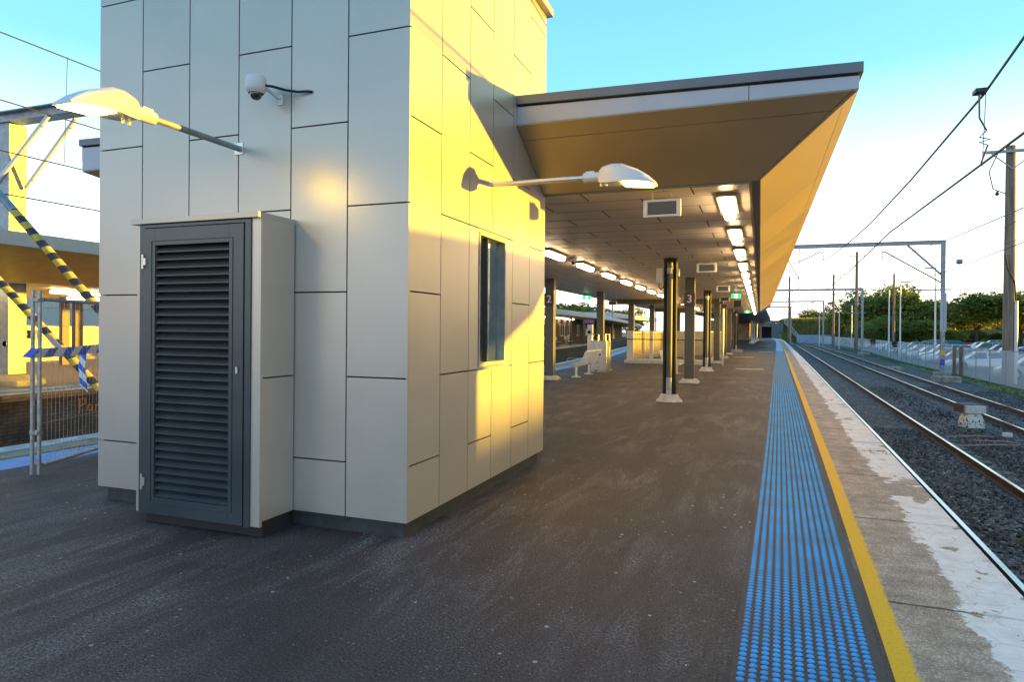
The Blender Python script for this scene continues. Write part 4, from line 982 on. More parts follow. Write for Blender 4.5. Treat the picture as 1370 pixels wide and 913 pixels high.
# ------------------------------------------------------------------ overhead wires
def wire(pts, r=.012, n=5): return MB().tube(pts, r, n, caps=False)
def sag(p, q, s, n=10): 
    p, q = Vector(p), Vector(q); return [p.lerp(q, i/n)-Vector((0,0,s*4*(i/n)*(1-i/n))) for i in range(n+1)]
def otag(m_, name, label, cat='wire', mt=WIRE, group='overhead wires'): return tag(m_.build(name, mt), label, cat, group)
def cpt(K, y, o, z): return tuple(ppt(K, y, o, z))
m_ = MB(); m_.tube([(3.0,2,6.3),(3.2,10,5.55),(3.3,12.5,5.42),(3.3,18,5.22),(3.25,24,5.08),(3.2,28,5.1),(3.25,34,5.3),(3.4,40,5.65),(3.9,47,6.25),(4.2,52,6.85)], .02, 6); otag(m_, 'messenger_wire', 'thick upper wire above the nearer track crossing the blue sky')
m_ = MB(); m_.tube([(3.2,2,4.2),(3.2,10.4,4.23),(3.2,20,4.28),(3.2,27.8,4.0),(3.3,33,4.0),(3.8,52,4.1),(4.6,75,4.1),(5.6,100,4.1),(6,140,4.1)], .018, 6); otag(m_, 'contact_wire', 'lower contact wire above the nearer track')
m_ = MB(); m_.tube([(4.2,52,6.85),(4.6,62,6.1),(5,75,5.6),(5.6,90,6.2),(5.9,100,6.7)], .02, 5); otag(m_, 'messenger_wire', 'faint wire sagging from the nearest gantry to the second one')
m_ = MB(); m_.tube([(7.4,10,5.9),(7.4,20,5.4),(7.25,24,5.35),(7.2,31,5.45),(7.3,40,5.85),(7.93,52,6.8)], .018, 5); otag(m_, 'messenger_wire', 'wire above the farther track ending at the insulator near the gantry brace')
m_ = MB(); m_.tube([(7.93,52,6.8),(8.3,62,6.1),(8.8,78,5.8),(9.2,100,6.7)], .018, 5); otag(m_, 'messenger_wire', 'wire beyond the gantry above the farther track')
for (pts, l) in (([(12.0,52,6.95),(12.2,38,7.45),(12.4,20,7.9)], 'upper feeder wire right of the nearest gantry'),([(11.8,51.5,6.6),(12.0,39,6.3),(12.2,20,6.5)], 'second feeder wire right of the nearest gantry'),([(7.2,52,4.2),(7.2,31.9,4.19),(7.2,23.4,4.3),(7.2,8,4.3)], 'contact wire above the farther track')):
    m_ = MB(); m_.tube(pts, .016, 5); otag(m_, 'feeder_wire', l)
m_ = MB(); m_.tube([(7.15,52,4.2),(8.2,80,4.2),(9.3,110,4.2)], .016, 5); otag(m_, 'contact_wire', 'distant contact wire above the farther track')
m_ = MB(); m_.tube([(3.19,12.35,5.42),(3.2,12.36,5.0),(3.28,12.3,4.78),(3.19,12.3,4.68),(3.33,12.3,4.64),(3.19,12.3,4.60),(3.30,12.3,4.55),(3.2,12.25,4.26)], .014, 6); m_.tube([(3.32,12.5,5.42),(3.28,12.5,4.26)], .007, 5); m_.box(3.12,12.25,5.38,3.28,12.45,5.44); otag(m_, 'wire_dropper', 'curled jumper cable between the upper and lower wires', 'cable')
m_ = MB()
for k in range(1): m_.tube([(3.2,28,5.1),(3.2,27.8,4.0)], .006, 4); m_.tube([(3.25,20,5.17),(3.2,20,4.28)], .006, 4)
otag(m_, 'wire_dropper', 'thin straight dropper hanging from the upper wire', 'cable')
m_ = MB(); m_.lathe([(0,-.2),(.16,-.17),(.18,0),(.16,.17),(0,.2)], (0,0,0), 12); m_.v = [(11.95+v[2]*.9, 50+v[0], 6.25+v[1]) for v in m_.v]; tag(m_.build('tension_drum', STEELB, smooth=True), 'round grey insulator drum just right of the nearest gantry top', 'insulator')
# left side wires
for (z, yy, l, c) in ((6.95,0,'highest golden wire at the left edge of the sky','g'),(5.72,0,'second wire passing behind the glowing lamp',''),(4.80,0,'third wire crossing the leaning braces',''),(4.02,0,'lowest dark wire above the far canopy roof','')):
    m_ = MB(); m_.tube([(-13,-2,z-.02),(-13,8,z),(-13,14,z+.02),(-13,40,z+.1)], .013, 5); otag(m_, 'left_overhead_wire' if 0 else 'overhead_wire', l)
m_ = MB(); m_.tube([(-13,9.35,6.97),(-13,9.3,4.85)], .007, 4); otag(m_, 'wire_dropper', 'thin dropper hanging between the left wires near the lamp', 'cable')

# ------------------------------------------------------------------ utility poles, lights on the right
def upole(x, y, h, r, label, arms=True, z0=-1.22):
    t = thing('utility_pole', label, 'pole', (x,y,z0), 'timber utility poles')
    m_ = MB(); m_.tube([(x,y,z0),(x,y,z0+h)], [r,r*.72], 12); m_.build('pole', WOOD, t, smooth=True)
    if arms:
        m_ = MB(); m_.box(x-1.3,y-r-.06,z0+h-.75,x+1.3,y-r+.04,z0+h-.62); m_.build('cross_arm', STEELB, t)
    return t
BP = upole(13.35, 45.6, 13.6, .33, 'large weathered timber pole behind the fence at the right edge', False)
m_ = MB(); m_.box(11.9,45.2,11.95,16.5,45.35,12.1); m_.bar((13.35,45.25,11.0),(14.5,45.25,11.95), .06,.06); m_.bar((13.35,45.25,11.0),(12.3,45.25,11.95), .05,.05); m_.build('cross_arm', STEELB, BP)
m_ = MB(); m_.tube([(13.62,45.35,-1.2),(13.62,45.35,3.5)], .09, 10); m_.build('conduit', LAMPG, BP, smooth=True)
m_ = MB(); m_.tube([(13.60,45.35,3.5),(13.5,45.25,4.6),(13.15,45.2,5.3),(13.0,45.2,6.2)], .04, 8); m_.build('cable', BLACK, BP, smooth=True)
m_ = MB(); m_.tube([(12.6,45.2,11.9),(12.2,45.2,10.9),(12.4,45.2,9.9),(13.0,45.2,9.6)], .03, 6); m_.lathe([(.02,0),(.12,.08),(.02,.3)], (12.6,45.2,9.5), 8); m_.build('cable_loop', WIRE, BP)
upole(15.3,126,16.6,.30, 'tall timber pole behind the second gantry')
upole(26.5,160,15.5,.28, 'timber pole with cross arm rising behind the trees')
upole(14.3,153,15.0,.28, 'timber pole with cross arm above the grassy bank')
upole(5.7,150,14.5,.26, 'slim timber pole above the third gantry')
def parklight(x, y, h, side, label):
    t = thing('car_park_light', label, 'lamp post', (x,y,-1.22), 'lamp posts in the car park')
    m_ = MB(); m_.tube([(x,y,-1.22),(x,y,-1.22+h)], [.10,.06], 10); m_.build('post', LAMPG, t, smooth=True)
    m_ = MB(); m_.box(x, y-.15, -1.22+h-.08, x+side*1.0, y+.15, -1.22+h+.05); m_.build('lamp_head', STEELB, t, bevel=.03)
for a in ((15.6,90,8.95,1,'tall galvanised car park light with its head to the right'),(14.9,93,8.2,-1,'slightly lower car park light left of the tallest one'),(16.4,77,9.4,-1,'slim pale lamp post just left of the nearest gantry'),(12.9,128,8.2,1,'distant car park light by the grassy bank'),(17.4,150,8.5,1,'far car park light right of the third gantry'),(12.2,160,6.8,1,'low distant lamp near the road bridge')): parklight(*a)

# ------------------------------------------------------------------ chain link fence on the right
FK = [(-20,12.1),(40,12.45),(52,12.75),(75,13.3),(117,15.6),(160,16.5),(200,14)]
t = thing('chain_link_fence', 'long blue grey chain link fence between the tracks and the car park', 'fence', (12.6, 60, -1.22))
ysf = rng(10, 118, 3); nb = 0
def fpt(y, z): return Vector((interp(FK, y), y, z))
for y in ysf+rng(121, 196, 3):
    m_ = MB(); p = fpt(y, -1.25); m_.tube([p, p+Vector((0,0,1.95))], .035, 8); m_.build('post', STEELB, t)
for y in (54.1, 52.4):
    m_ = MB(); p = fpt(y, -1.25)-Vector((.1,0,0)); m_.box(p.x-.09,y-.09,-1.25,p.x+.09,y+.09,.78); m_.build('timber_post', WOOD, t)
m_ = MB(); ys2 = ysf+rng(121,196,3)
m_.tube([fpt(y,.70) for y in ys2], .02, 6); m_.build('rail', STEELB, t); m_ = MB(); m_.tube([fpt(y,-1.15) for y in ys2], .012, 4); m_.build('tension_wire', STEELB, t)
m_ = MB()
for a, c in zip(ys2, ys2[1:]): m_.add([fpt(a,-1.18),fpt(c,-1.18),fpt(c,.70),fpt(a,.70)], [(0,1,2,3)])
m_.build('mesh', CHAIN, t, recalc=False)
rnd = random.Random(21)
for (yy, h, l) in ((108,1.0,'rust brown dead creeper hanging on the far fence'),(104,.9,'dark creeper clump on the fence beside the rusty one'),(80.5,1.1,'grey creeper clump hanging on the middle of the fence')):
    b = MB(); f0 = fpt(yy, .75)
    for k in range(260):
        p = f0+Vector((rnd.gauss(-.1,.12), rnd.gauss(0,.8), -abs(rnd.gauss(0,.35))*h)); a = Vector((rnd.uniform(-1,1),rnd.uniform(-1,1),rnd.uniform(-1,1))).normalized()*.09; c = a.cross(Vector((0,0,1))).normalized()*.07
        b.add([p-a,p+c,p+a,p-c], [(0,1,2,3)])
    tag(b.build('creeper', leafm('creeper '+str(yy), *(((.12,.05,.02),(.22,.09,.04),(.30,.14,.06)) if yy == 108 else ((.03,.03,.02),(.06,.055,.04),(.09,.08,.06)))), recalc=False), l, 'creeper')

# ------------------------------------------------------------------ cars
def car(kind, col, x, y, heading, label, z=-1.22, simple=False):
    C, s_ = math.cos(heading), math.sin(heading)
    def W(p): return (x+p[0]*C-p[1]*s_, y+p[0]*s_+p[1]*C, z+p[2])
    t = thing('parked_car', label, 'car', (x,y,z), 'cars parked behind the chain link fence')
    pm = mat('car paint %s' % str(col), col, .28, .1, coat=.8)
    L_, sts, cab = {
     'sedan': (4.65, [(0,.50,.70),(.06,.62,.80),(.5,.76,.86),(1.35,.93,.89),(2.4,.97,.90),(3.7,1.0,.89),(4.4,.98,.86),(4.6,.86,.80),(4.65,.55,.76)], (1.25,4.05,1.95,3.35,1.44)),
     'hatch': (4.05, [(0,.50,.68),(.06,.64,.78),(.5,.80,.84),(1.15,.95,.86),(2.4,1.0,.87),(3.6,1.02,.86),(3.95,.98,.82),(4.03,.80,.80),(4.05,.5,.76)], (1.0,3.98,1.7,3.55,1.50)),
     'wagon': (4.7, [(0,.55,.72),(.06,.72,.82),(.5,.92,.90),(1.25,1.05,.92),(2.4,1.1,.93),(4.2,1.12,.92),(4.6,1.1,.88),(4.68,.9,.86),(4.7,.55,.8)], (1.1,4.62,1.85,4.3,1.74))}[kind]
    rings = []
    for a, h, hw in sts:
        zb = .24
        rings.append([W((a,q*hw,zz)) for q, zz in ((-.9,zb),(-1,zb+.1),(-1.0,h*.62),(-.95,h*.86),(-.82,h),(0,h+.02),(.82,h),(.95,h*.86),(1.0,h*.62),(1,zb+.1),(.9,zb))])
    m_ = MB(); m_.loft(rings); m_.build('body', pm, t, smooth=True)
    b0, b1, r0, r1, zr = cab; hb = .97 if kind != 'wagon' else 1.1; wb, wr = .80, .60
    if kind == 'wagon': wb, wr = .86, .70
    m_ = MB(); m_.loft([[W(p) for p in ((b0,-wb,hb-.06),(b1,-wb*.96,hb-.06),(b1,wb*.96,hb-.06),(b0,wb,hb-.06))],[W(p) for p in ((r0,-wr,zr-.03),(r1,-wr,zr-.03),(r1,wr,zr-.03),(r0,wr,zr-.03))]]); m_.build('windows', GLASSD, t)
    m_ = MB(); m_.loft([[W(p) for p in ((r0-.07,-wr-.03,zr-.05),(r1+.07,-wr-.03,zr-.05),(r1+.07,wr+.03,zr-.05),(r0-.07,wr+.03,zr-.05))],[W(p) for p in ((r0+.12,-wr+.1,zr+.01),(r1-.12,-wr+.1,zr+.01),(r1-.12,wr-.1,zr+.01),(r0+.12,wr-.1,zr+.01))]])
    for sg in (-1, 1):
        m_.bar(W((b0,sg*(wb+.005),hb-.05)),W((r0,sg*(wr+.012),zr-.03)), .06,.05); m_.bar(W((b1,sg*(wb*.96+.005),hb-.05)),W((r1,sg*(wr+.012),zr-.03)), .09,.05)
        mx_ = (b0+b1)/2-.05; m_.bar(W((mx_,sg*(wb+.0),hb-.05)),W((mx_-.02,sg*(wr+.012),zr-.03)), .09,.04)
        if kind == 'wagon': m_.bar(W((b1-1.1,sg*(wb),hb-.05)),W((b1-1.15,sg*(wr+.012),zr-.03)), .09,.04)
    m_.build('roof', pm, t)
    wr_ = .32 if kind != 'wagon' else .37
    for a in (.85, L_-.85 if kind != 'hatch' else L_-.7):
        for sg in (-1, 1):
            if sg == 1 and simple: continue
            m_ = MB(); c = Vector((a, sg*.80, wr_)); hwc = .10
            prof = [(.0,-hwc),(wr_*.93,-hwc),(wr_,-hwc*.6),(wr_,hwc*.6),(wr_*.93,hwc),(0,hwc)]; m_.lathe(prof, (0,0,0), 18)
            m_.v = [W((c.x+v[0], c.y+v[2], c.z+v[1])) for v in m_.v]; wo2 = m_.build('wheel', TYRE, t)
            m_ = MB(); m_.lathe([(wr_*.12,.0),(wr_*.62,.0),(wr_*.66,-.02)], (0,0,0), 18); m_.v = [W((c.x+v[0], c.y+sg*(hwc+.004)-sg*abs(v[2]), c.z+v[1])) for v in m_.v]; m_.build('rim', SILVER, wo2, smooth=False)
            m_ = MB(); m_.lathe([(wr_+.055,-.02),(wr_+.055,.02)], (0,0,0), 18); m_.v = [W((c.x+v[0], sg*(.885 if kind != 'hatch' else .855)+v[2], c.z+v[1]+.01)) for v in m_.v]
            m_.build('wheel_arch', BLACK, t)
    for sg in (-1, 1):
        m_ = MB(); m_.add([W(p) for p in ((.03,sg*.74,.58),(.32,sg*.865,.62),(.42,sg*.85,.76),(.09,sg*.70,.72),(.2,sg*.6,.62),(.45,sg*.65,.72))], [(0,1,2,3),(0,3,5,4),(1,4,5,2),(0,4,1),(3,2,5)]); m_.build('headlight', mat('headlight', (.6,.62,.65), .15, coat=1), t)
        m_ = MB(); m_.box(-.02,-.12,-.07,.28,.12,.07); m_.v = [W((L_-.24+v[0], sg*(.70 if kind == 'hatch' else .72)+v[1]*(1 if 1 else 0), (.82 if kind != 'wagon' else .95)+v[2])) for v in m_.v]; m_.build('tail_light', REDL, t, bevel=.02)
    for sg in (-1, 1):
        m_ = MB(); m_.box(0,-.09,-.06,.12,.09,.06); m_.v = [W((b0+.25+v[0], sg*.93+v[1], hb+.04+v[2])) for v in m_.v]; m_.build('door_mirror', pm, t, bevel=.02)
    return t
WH, SV, GR, RD, BL, DK, BE = (.70,.71,.72), (.42,.44,.46), (.20,.21,.23), (.35,.03,.05), (.04,.09,.22), (.03,.03,.035), (.42,.37,.30)
# nearest row, noses to the fence (heading 0: nose at low x)
row = [('hatch', DK, 44.6, 14.6, 'dark blue car nose cut by the right edge of the view'),
 ('hatch', BE, 50.6, 14.1, 'beige hatchback parked behind the big timber pole'),
 ('sedan', WH, 62.0, 14.0, 'white sedan with red tail lights right of the nearest gantry'),
 ('hatch', RD, 68.8, 14.5, 'dark red hatchback just left of the nearest gantry'),
 ('hatch', WH, 73.3, 14.6, 'small white hatchback next to the dark red one'),
 ('wagon', SV, 77.4, 15.0, 'silver four wheel drive beyond the small white hatchback'),
 ('hatch', SV, 82.6, 15.2, 'silver hatchback behind the grey creeper on the fence'),
 ('sedan', WH, 86.4, 15.6, 'white sedan in the middle of the fence row'),
 ('hatch', GR, 90.4, 15.8, 'grey hatchback past the middle of the fence row'),
 ('sedan', SV, 95.0, 16.3, 'silver sedan nearly level with the second gantry'),
 ('wagon', GR, 99.5, 16.8, 'dark grey wagon behind the second gantry column'),
 ('sedan', WH, 107.0, 17.2, 'white sedan behind the dead creeper'),
 ('hatch', SV, 112.5, 17.5, 'silver hatchback beyond the dead creeper'),
 ('hatch', WH, 121, 17.8, 'small white car far along the fence'),
 ('sedan', WH, 137, 18.0, 'farthest white car seen left of the third gantry'),
 ('sedan', SV, 145, 18.0, 'farthest silver car near the road bridge')]
for kind, col, y, x, l in row: car(kind, col, x, y, R(random.uniform(-3,3)), l, simple=True)
rnd = random.Random(4)
kinds = ['sedan','hatch','wagon']; cols_ = [(WH,'white'),(SV,'silver'),(GR,'grey'),(BL,'dark blue'),(RD,'red'),(WH,'white'),(BE,'beige'),(DK,'black')]
spots = []
for ri, (xo, rname) in enumerate(((25.5,'second row'),(37,'third row'),(48,'last row'))):
    y = 66+ri*26; k = 0
    while y < 150+ri*22:
        if rnd.random() < .74: spots.append((xo+rnd.uniform(-.4,.4)+ (y-66)*.02, y, rname, k)); k += 1
        y += 5.6 if ri < 2 else 7.5
for x, y, rname, k in spots:
    (c, cn) = rnd.choice(cols_); kd = rnd.choice(kinds)
    nm = {'sedan':'sedan','hatch':'hatchback','wagon':'wagon'}[kd]
    car(kd, c, x, y, R(rnd.choice((0,180))+rnd.uniform(-3,3)), f'{cn} {nm} behind nearer cars, {ORD[k]} from the right in the {rname}', simple=True)

# ------------------------------------------------------------------ trees
def tree_mesh(seed, nclump, nleaf, leaf=.34, flat=.8):
    rnd = random.Random(seed); b = MB()
    lobes = []
    for k in range(9):
        a = rnd.uniform(0, 6.28); rr = rnd.uniform(.15, .62); lobes.append((Vector((math.cos(a)*rr, math.sin(a)*rr, rnd.uniform(-.25, .55))), rnd.uniform(.28, .48)))
    lobes.append((Vector((0,0,.1)), .55))
    for k in range(nclump):
        c, r = rnd.choice(lobes); d = Vector((rnd.gauss(0,1), rnd.gauss(0,1), rnd.gauss(0,1))).normalized(); p = c+d*r*rnd.uniform(.65, 1.08)*Vector((1,1,flat)).length/1.6
        cr = rnd.uniform(.05, .11)
        for j in range(nleaf):
            q = p+Vector((rnd.gauss(0,1), rnd.gauss(0,1), rnd.gauss(0,.6)))*cr*.7
            a = Vector((rnd.uniform(-1,1),rnd.uniform(-1,1),rnd.uniform(-.6,.6))).normalized(); n_ = a.cross(Vector((rnd.uniform(-1,1),rnd.uniform(-1,1),rnd.uniform(-1,1)))).normalized()
            s_ = leaf*rnd.uniform(.5, 1.1)/10
            b.add([q-a*s_, q+n_*s_*.7, q+a*s_, q-n_*s_*.7], [(0,1,2,3)])
    me = bpy.data.meshes.new('crown'); me.from_pydata(b.v, [], b.f); me.materials.append(LEAF); return me, lobes
TM = [tree_mesh(s, 620, 16, .42) for s in (1,2,3,4)]
def tree(x, y, h, w_, label, variant=0, z0=-1.22, th=.28):
    t = thing('tree', label, 'tree', (x,y,z0), 'trees beyond the station')
    me, lobes = TM[variant % 4]; ch = h*(1-th); 
    c = bpy.data.objects.new('crown', me); S.collection.objects.link(c); c.parent = t; c.scale = (w_*.62, w_*.62, ch*.60); c.location = (0,0,h*th+ch*.42); c.rotation_euler = (0,0,random.uniform(0,6.28))
    rz = c.rotation_euler.z; m_ = MB(); r = h*.028
    m_.tube([(0,0,-.1),(.05*h*.1,0,h*th*.6),(0,0,h*th*1.1)], [r*1.3,r,r*.85], 9)
    for (lc, lr) in lobes[:7]:
        p = Vector((lc.x*math.cos(rz)-lc.y*math.sin(rz), lc.x*math.sin(rz)+lc.y*math.cos(rz), lc.z)); e = Vector((p.x*w_*.62, p.y*w_*.62, h*th+ch*.42+p.z*ch*.6))
        m_.tube([(0,0,h*th*.95), e*.5+Vector((0,0,h*th*.35)), e], [r*.6,r*.35,r*.12], 6)
    m_.build('trunk', BARK, t, off=False, smooth=True)
    return t
TR = [(47,182,12.0,13,0,.3,'broad spreading tree with bare trunk showing between the gantry and the timber pole'),
 (37,188,11.8,11,1,.2,'dense tree directly behind the nearest gantry column'),
 (31,186,14.2,12,2,.14,'tall dense tree behind the car park lights'),
 (25.5,190,13.2,10,3,.14,'tree with golden top left of the tallest one'),
 (22,196,12.4,10,0,.14,'dark green tree right of the second gantry'),
 (34.5,205,16.2,10,1,.2,'taller tree showing its golden crown behind the others'),
 (58,190,12.8,14,2,.25,'big tree at the right edge beyond the timber pole'),
 (64,180,13.0,13,3,.25,'tree partly cut by the right edge of the view'),
 (42,215,14.0,12,1,.2,'tree filling the gap behind the spreading tree'),
 (53,212,12.0,12,0,.2,'tree behind the house roof'),
 (18,262,11,11,2,.12,'low tree at the top right end of the grassy bank'),
 (24,262,11,12,1,.12,'dark tree behind the second gantry on the bank'),
 (14.5,275,8,8,3,.1,'small distant tree on the bank crest'),
 (27.5,176,6.5,7,3,.1,'low bushy tree under the tall ones'),
 (35.5,176,6,8,0,.1,'low bushy tree behind the parked cars'),
 (21.3,172,5.5,6,1,.1,'round dark bush like tree behind the second gantry foot')]
for x, y, h, w_, v, th, l in TR: tree(x, y, h*1.08, w_*1.22, l, v, th=th if th > .21 else .04)
for i, (x, y, h) in enumerate(((31,178,4.5),(38.5,178,5),(41.5,176,4),(50,196,4.2),(55,198,3.6),(67,196,5),(29,184,5))):
    tree(x, y, h, h*1.5, f'low rounded bush tree behind the parked cars, {ORD[i]} of the row', i, th=.02)
TL = [(-40,146,9.6,11,0,.15,'leafy tree above the blue roof across the tracks'),(-42,160,10.6,12,1,.15,'second leafy tree above the blue roof'),(-40,186,9.8,12,2,.15,'golden green tree seen right of the left column'),(-38,205,10.5,12,3,.15,'golden green tree seen above the far blue roof'),(-60,30,7,9,1,.2,'tree glimpsed through the far glass screen at left')]
for x, y, h, w_, v, th, l in TL: tree(x, y, h, w_, l, v, th=th)

# grassy bank, road bridge, stair
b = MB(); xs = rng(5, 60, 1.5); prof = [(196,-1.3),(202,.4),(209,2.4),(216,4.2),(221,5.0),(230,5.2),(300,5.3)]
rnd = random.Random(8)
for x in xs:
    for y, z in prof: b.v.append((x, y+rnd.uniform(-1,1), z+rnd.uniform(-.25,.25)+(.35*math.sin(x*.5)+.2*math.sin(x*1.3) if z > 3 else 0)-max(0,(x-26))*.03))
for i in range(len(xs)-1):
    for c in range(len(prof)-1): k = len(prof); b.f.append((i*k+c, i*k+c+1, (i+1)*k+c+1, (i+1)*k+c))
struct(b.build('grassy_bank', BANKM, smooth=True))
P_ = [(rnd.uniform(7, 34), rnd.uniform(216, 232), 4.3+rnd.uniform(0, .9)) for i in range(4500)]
SUNGOLD = leafm('sunlight tinted grass', (.30, .20, .05), (.50, .34, .08), (.70, .46, .12))  # golden blade colour stands in for sunlight on the crest
tag(tufts('crest_grass', P_, 1.1, SUNGOLD, 4, .13), 'golden sunlight tinted grass along the crest of the bank', 'grass')
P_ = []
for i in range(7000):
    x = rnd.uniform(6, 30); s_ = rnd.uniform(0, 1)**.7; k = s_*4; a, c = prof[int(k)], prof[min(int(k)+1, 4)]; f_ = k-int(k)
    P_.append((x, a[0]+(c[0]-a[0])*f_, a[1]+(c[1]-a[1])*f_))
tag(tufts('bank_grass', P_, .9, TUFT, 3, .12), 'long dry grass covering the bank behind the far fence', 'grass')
t = thing('road_bridge', 'dark concrete road bridge and abutment beyond the end of the platform', 'bridge', (2,205,0))
m_ = MB(); m_.box(-14,204,3.4,4.2,212,5.0); m_.build('deck', mat('dark concrete', (.13,.14,.15), .8, var=.2), t); m_ = MB(); m_.box(3.2,203.5,-1.3,6.2,213,4.2); m_.build('abutment', mat('dark concrete', (.13,.14,.15), .8), t)
m_ = MB(); m_.box(-3,213,-1.3,3.2,214,3.4); m_.build('rear_wall', mat('very dark wall', (.03,.035,.04), .9), t)
m_ = MB()
for x in rng(-12,4,1.3): m_.tube([(x,204,5.0),(x,204,6.6)], .05, 5)
m_.tube([(-12,204,6.6),(4.2,204,6.6)], .04, 5); m_.tube([(-12,204,5.8),(4.2,204,5.8)], .03, 5); m_.build('parapet_fence', STEELB, t)
t = thing('bridge_stair', 'steel stair climbing the bank beside the road bridge', 'staircase', (8,200,-1.2))
for dy in (0, 1.4):
    m_ = MB(); m_.bar((10.6,198+dy,-1.0),(6.4,198+dy,4.4), .12,.3); m_.build('stringer', STEELB, t)
    m_ = MB(); m_.bar((10.6,198+dy,.1),(6.4,198+dy,5.5), .07,.07)
    for k in range(7): p = Vector((10.6,198+dy,-1.0)).lerp(Vector((6.4,198+dy,4.4)), k/6); m_.tube([p,p+Vector((0,0,1.1))], .04, 5)
    m_.build('railing', LAMPG, t)
m_ = MB()
for k in range(22): p = Vector((10.6,198.7,-1.0)).lerp(Vector((6.4,198.7,4.4)), k/21); m_.box(p.x-.14,198.1,p.z,p.x+.14,199.3,p.z+.04)
m_.build('treads', CONC, t)
t = thing('blue_fence', 'solid pale blue panel fence at the foot of the grassy bank', 'fence', (13,193,-1.2))
m_ = MB(); BF = mat('pale blue panel', (.30,.38,.48), .6, var=.1, vscale=.8)
for i in range(11): xa = 9.2+i*.75; m_.box(xa, 192+i*.1, -1.25, xa+.73, 192.08+i*.1, 1.05)
m_.build('panels', BF, t)
t = thing('house', 'pale house with a brown roof behind the broad tree', 'house', (60,226,-1.2))
MB().box(50,226,-1.2,74,234,3.0).build('wall', mat('pale render', (.42,.40,.37), .8), t)
m_ = MB(); m_.prism([(225.4,2.9),(230,6.4),(234.6,2.9)], 'X', 49.4, 74.6); m_.build('roof', mat('brown tiles', (.15,.10,.085), .8), t)
for x in (53,56.5,63,69): MB().box(x,225.93,.3,x+1.6,225.99,2.0).build('window', GLASSD, t)
t = thing('garden_fence', 'pale green fence in front of the house beyond the car park', 'fence', (56,216,-1.2)); m_ = MB()
for i in range(60): m_.box(47+i*.42,216,-1.2,47+i*.42+.36,216.06,.6)
m_.build('palings', mat('pale green fence paint', (.28,.36,.30), .7), t)
t = thing('warning_sign', 'pale blue diamond road sign on a post beyond the cars', 'sign', (61,205,-1.2)); m_ = MB(); m_.tube([(61,205,-1.2),(61,205,2.4)], .05, 6); m_.build('post', STEEL, t)
m_ = MB(); m_.add([(61,204.9,1.3),(61.75,204.9,2.05),(61,204.9,2.8),(60.25,204.9,2.05),(61,204.93,1.3),(61.75,204.93,2.05),(61,204.93,2.8),(60.25,204.93,2.05)], [(0,1,2,3),(7,6,5,4),(0,4,5,1),(1,5,6,2),(2,6,7,3),(3,7,4,0)]); m_.build('plate', mat('pale sign', (.45,.58,.66), .5), t)

# ------------------------------------------------------------------ outside the view: blockers added to cast shade on yard and walls
t = thing('yard_blocker', 'added unseen shade hedge along the far boundary of the car park', 'blocker', (88,60,-1.2))
MB().box(86,-120,-1.2,89,260,4.05).build('shade_box', LEAF, t)  # unseen box, added to keep low sun off car park and lower walls
t = thing('station_blocker', 'tall unseen shade box added behind the boundary hedge', 'blocker', (90,128,-1.2))
MB().box(89.5,92,-1.2,92,166,9).build('shade_box', LEAF, t)  # unseen box, added to keep the sun off the station wall
t = thing('wall_blocker', 'added unseen panel cut to cast the sloping shade on the lift building', 'staircase', (9.9,10.5,-1.2))  # unseen, added only to throw shade on the lift building
OX, OYS, OZS = 12.3, 12.3*.39, 12.3*1.073*math.tan(SUN_EL)
def occ(y, z): return (y*1.007+OYS, z+OZS)
poly = [occ(4.0,2.36), occ(5.7,2.44), occ(7.9,2.47), occ(7.95,2.22), occ(7.3,1.78), occ(6.45,1.47), occ(6.0,1.36), occ(5.72,1.2), occ(5.7,.0), occ(4.0,.0)]  # outline follows the shade wanted on the east wall
MB().prism(poly, 'X', XE+OX, XE+OX+.12).build('side_panel', STEELB, t)
MB().box(XE+OX, poly[-1][0]+.2, -1.25, XE+OX+.15, poly[-1][0]+.35, poly[-1][1]).build('post', STEELB, t)
MB().box(XE+OX, poly[-2][0]-.3, -1.25, XE+OX+.15, poly[-2][0]-.15, poly[-2][1]).build('post', STEELB, t)

# ------------------------------------------------------------------ temporary fence and braces on the left
t = thing('temporary_fence', 'galvanised temporary mesh fence panel closing the left of the platform', 'fence', (-7.6,5.5,0))
A, B = Vector((-7.34,4.97,0)), Vector((-8.35,6.95,0)); d = (B-A).normalized()
A2 = Vector((-7.262,4.93,0))
for p, h in ((Vector((-7.32,4.90,0)),1.99),):
    m_ = MB(); m_.tube([p+Vector((0,0,.0)),p+Vector((0,0,h))], .021, 12); m_.build('post', STEEL, t, smooth=True)
p = Vector((-7.255,4.93,0)); m_ = MB(); m_.tube([p,p+Vector((0,0,1.98))], .021, 12); m_.build('post', STEEL, t, smooth=True)
q0 = Vector((-7.255,4.97,0)); q1 = Vector((-8.05,6.9,0)); m_ = MB(); m_.tube([q0+Vector((0,0,1.89)),q1+Vector((0,0,1.89))], .02, 10); m_.build('rail', STEEL, t, smooth=True); m_ = MB(); m_.tube([q0+Vector((0,0,.10)),q1+Vector((0,0,.10))], .02, 10); m_.build('rail', STEEL, t, smooth=True)
m_ = MB(); nn = 30
for k in range(1, nn): p = q0.lerp(q1, k/nn); m_.tube([p+Vector((0,0,.1)),p+Vector((0,0,1.89))], .0022, 4, caps=False)
for z in (.28,.55,.9,1.25,1.6,1.8): m_.tube([q0+Vector((0,0,z)),q1+Vector((0,0,z))], .0022, 4, caps=False)
m_.build('mesh', STEEL, t)
for z in (.45, 1.88): MB().box(-7.35,4.885,z-.02,-7.225,4.955,z+.02).build('clamp', STEEL, t, bevel=.006)
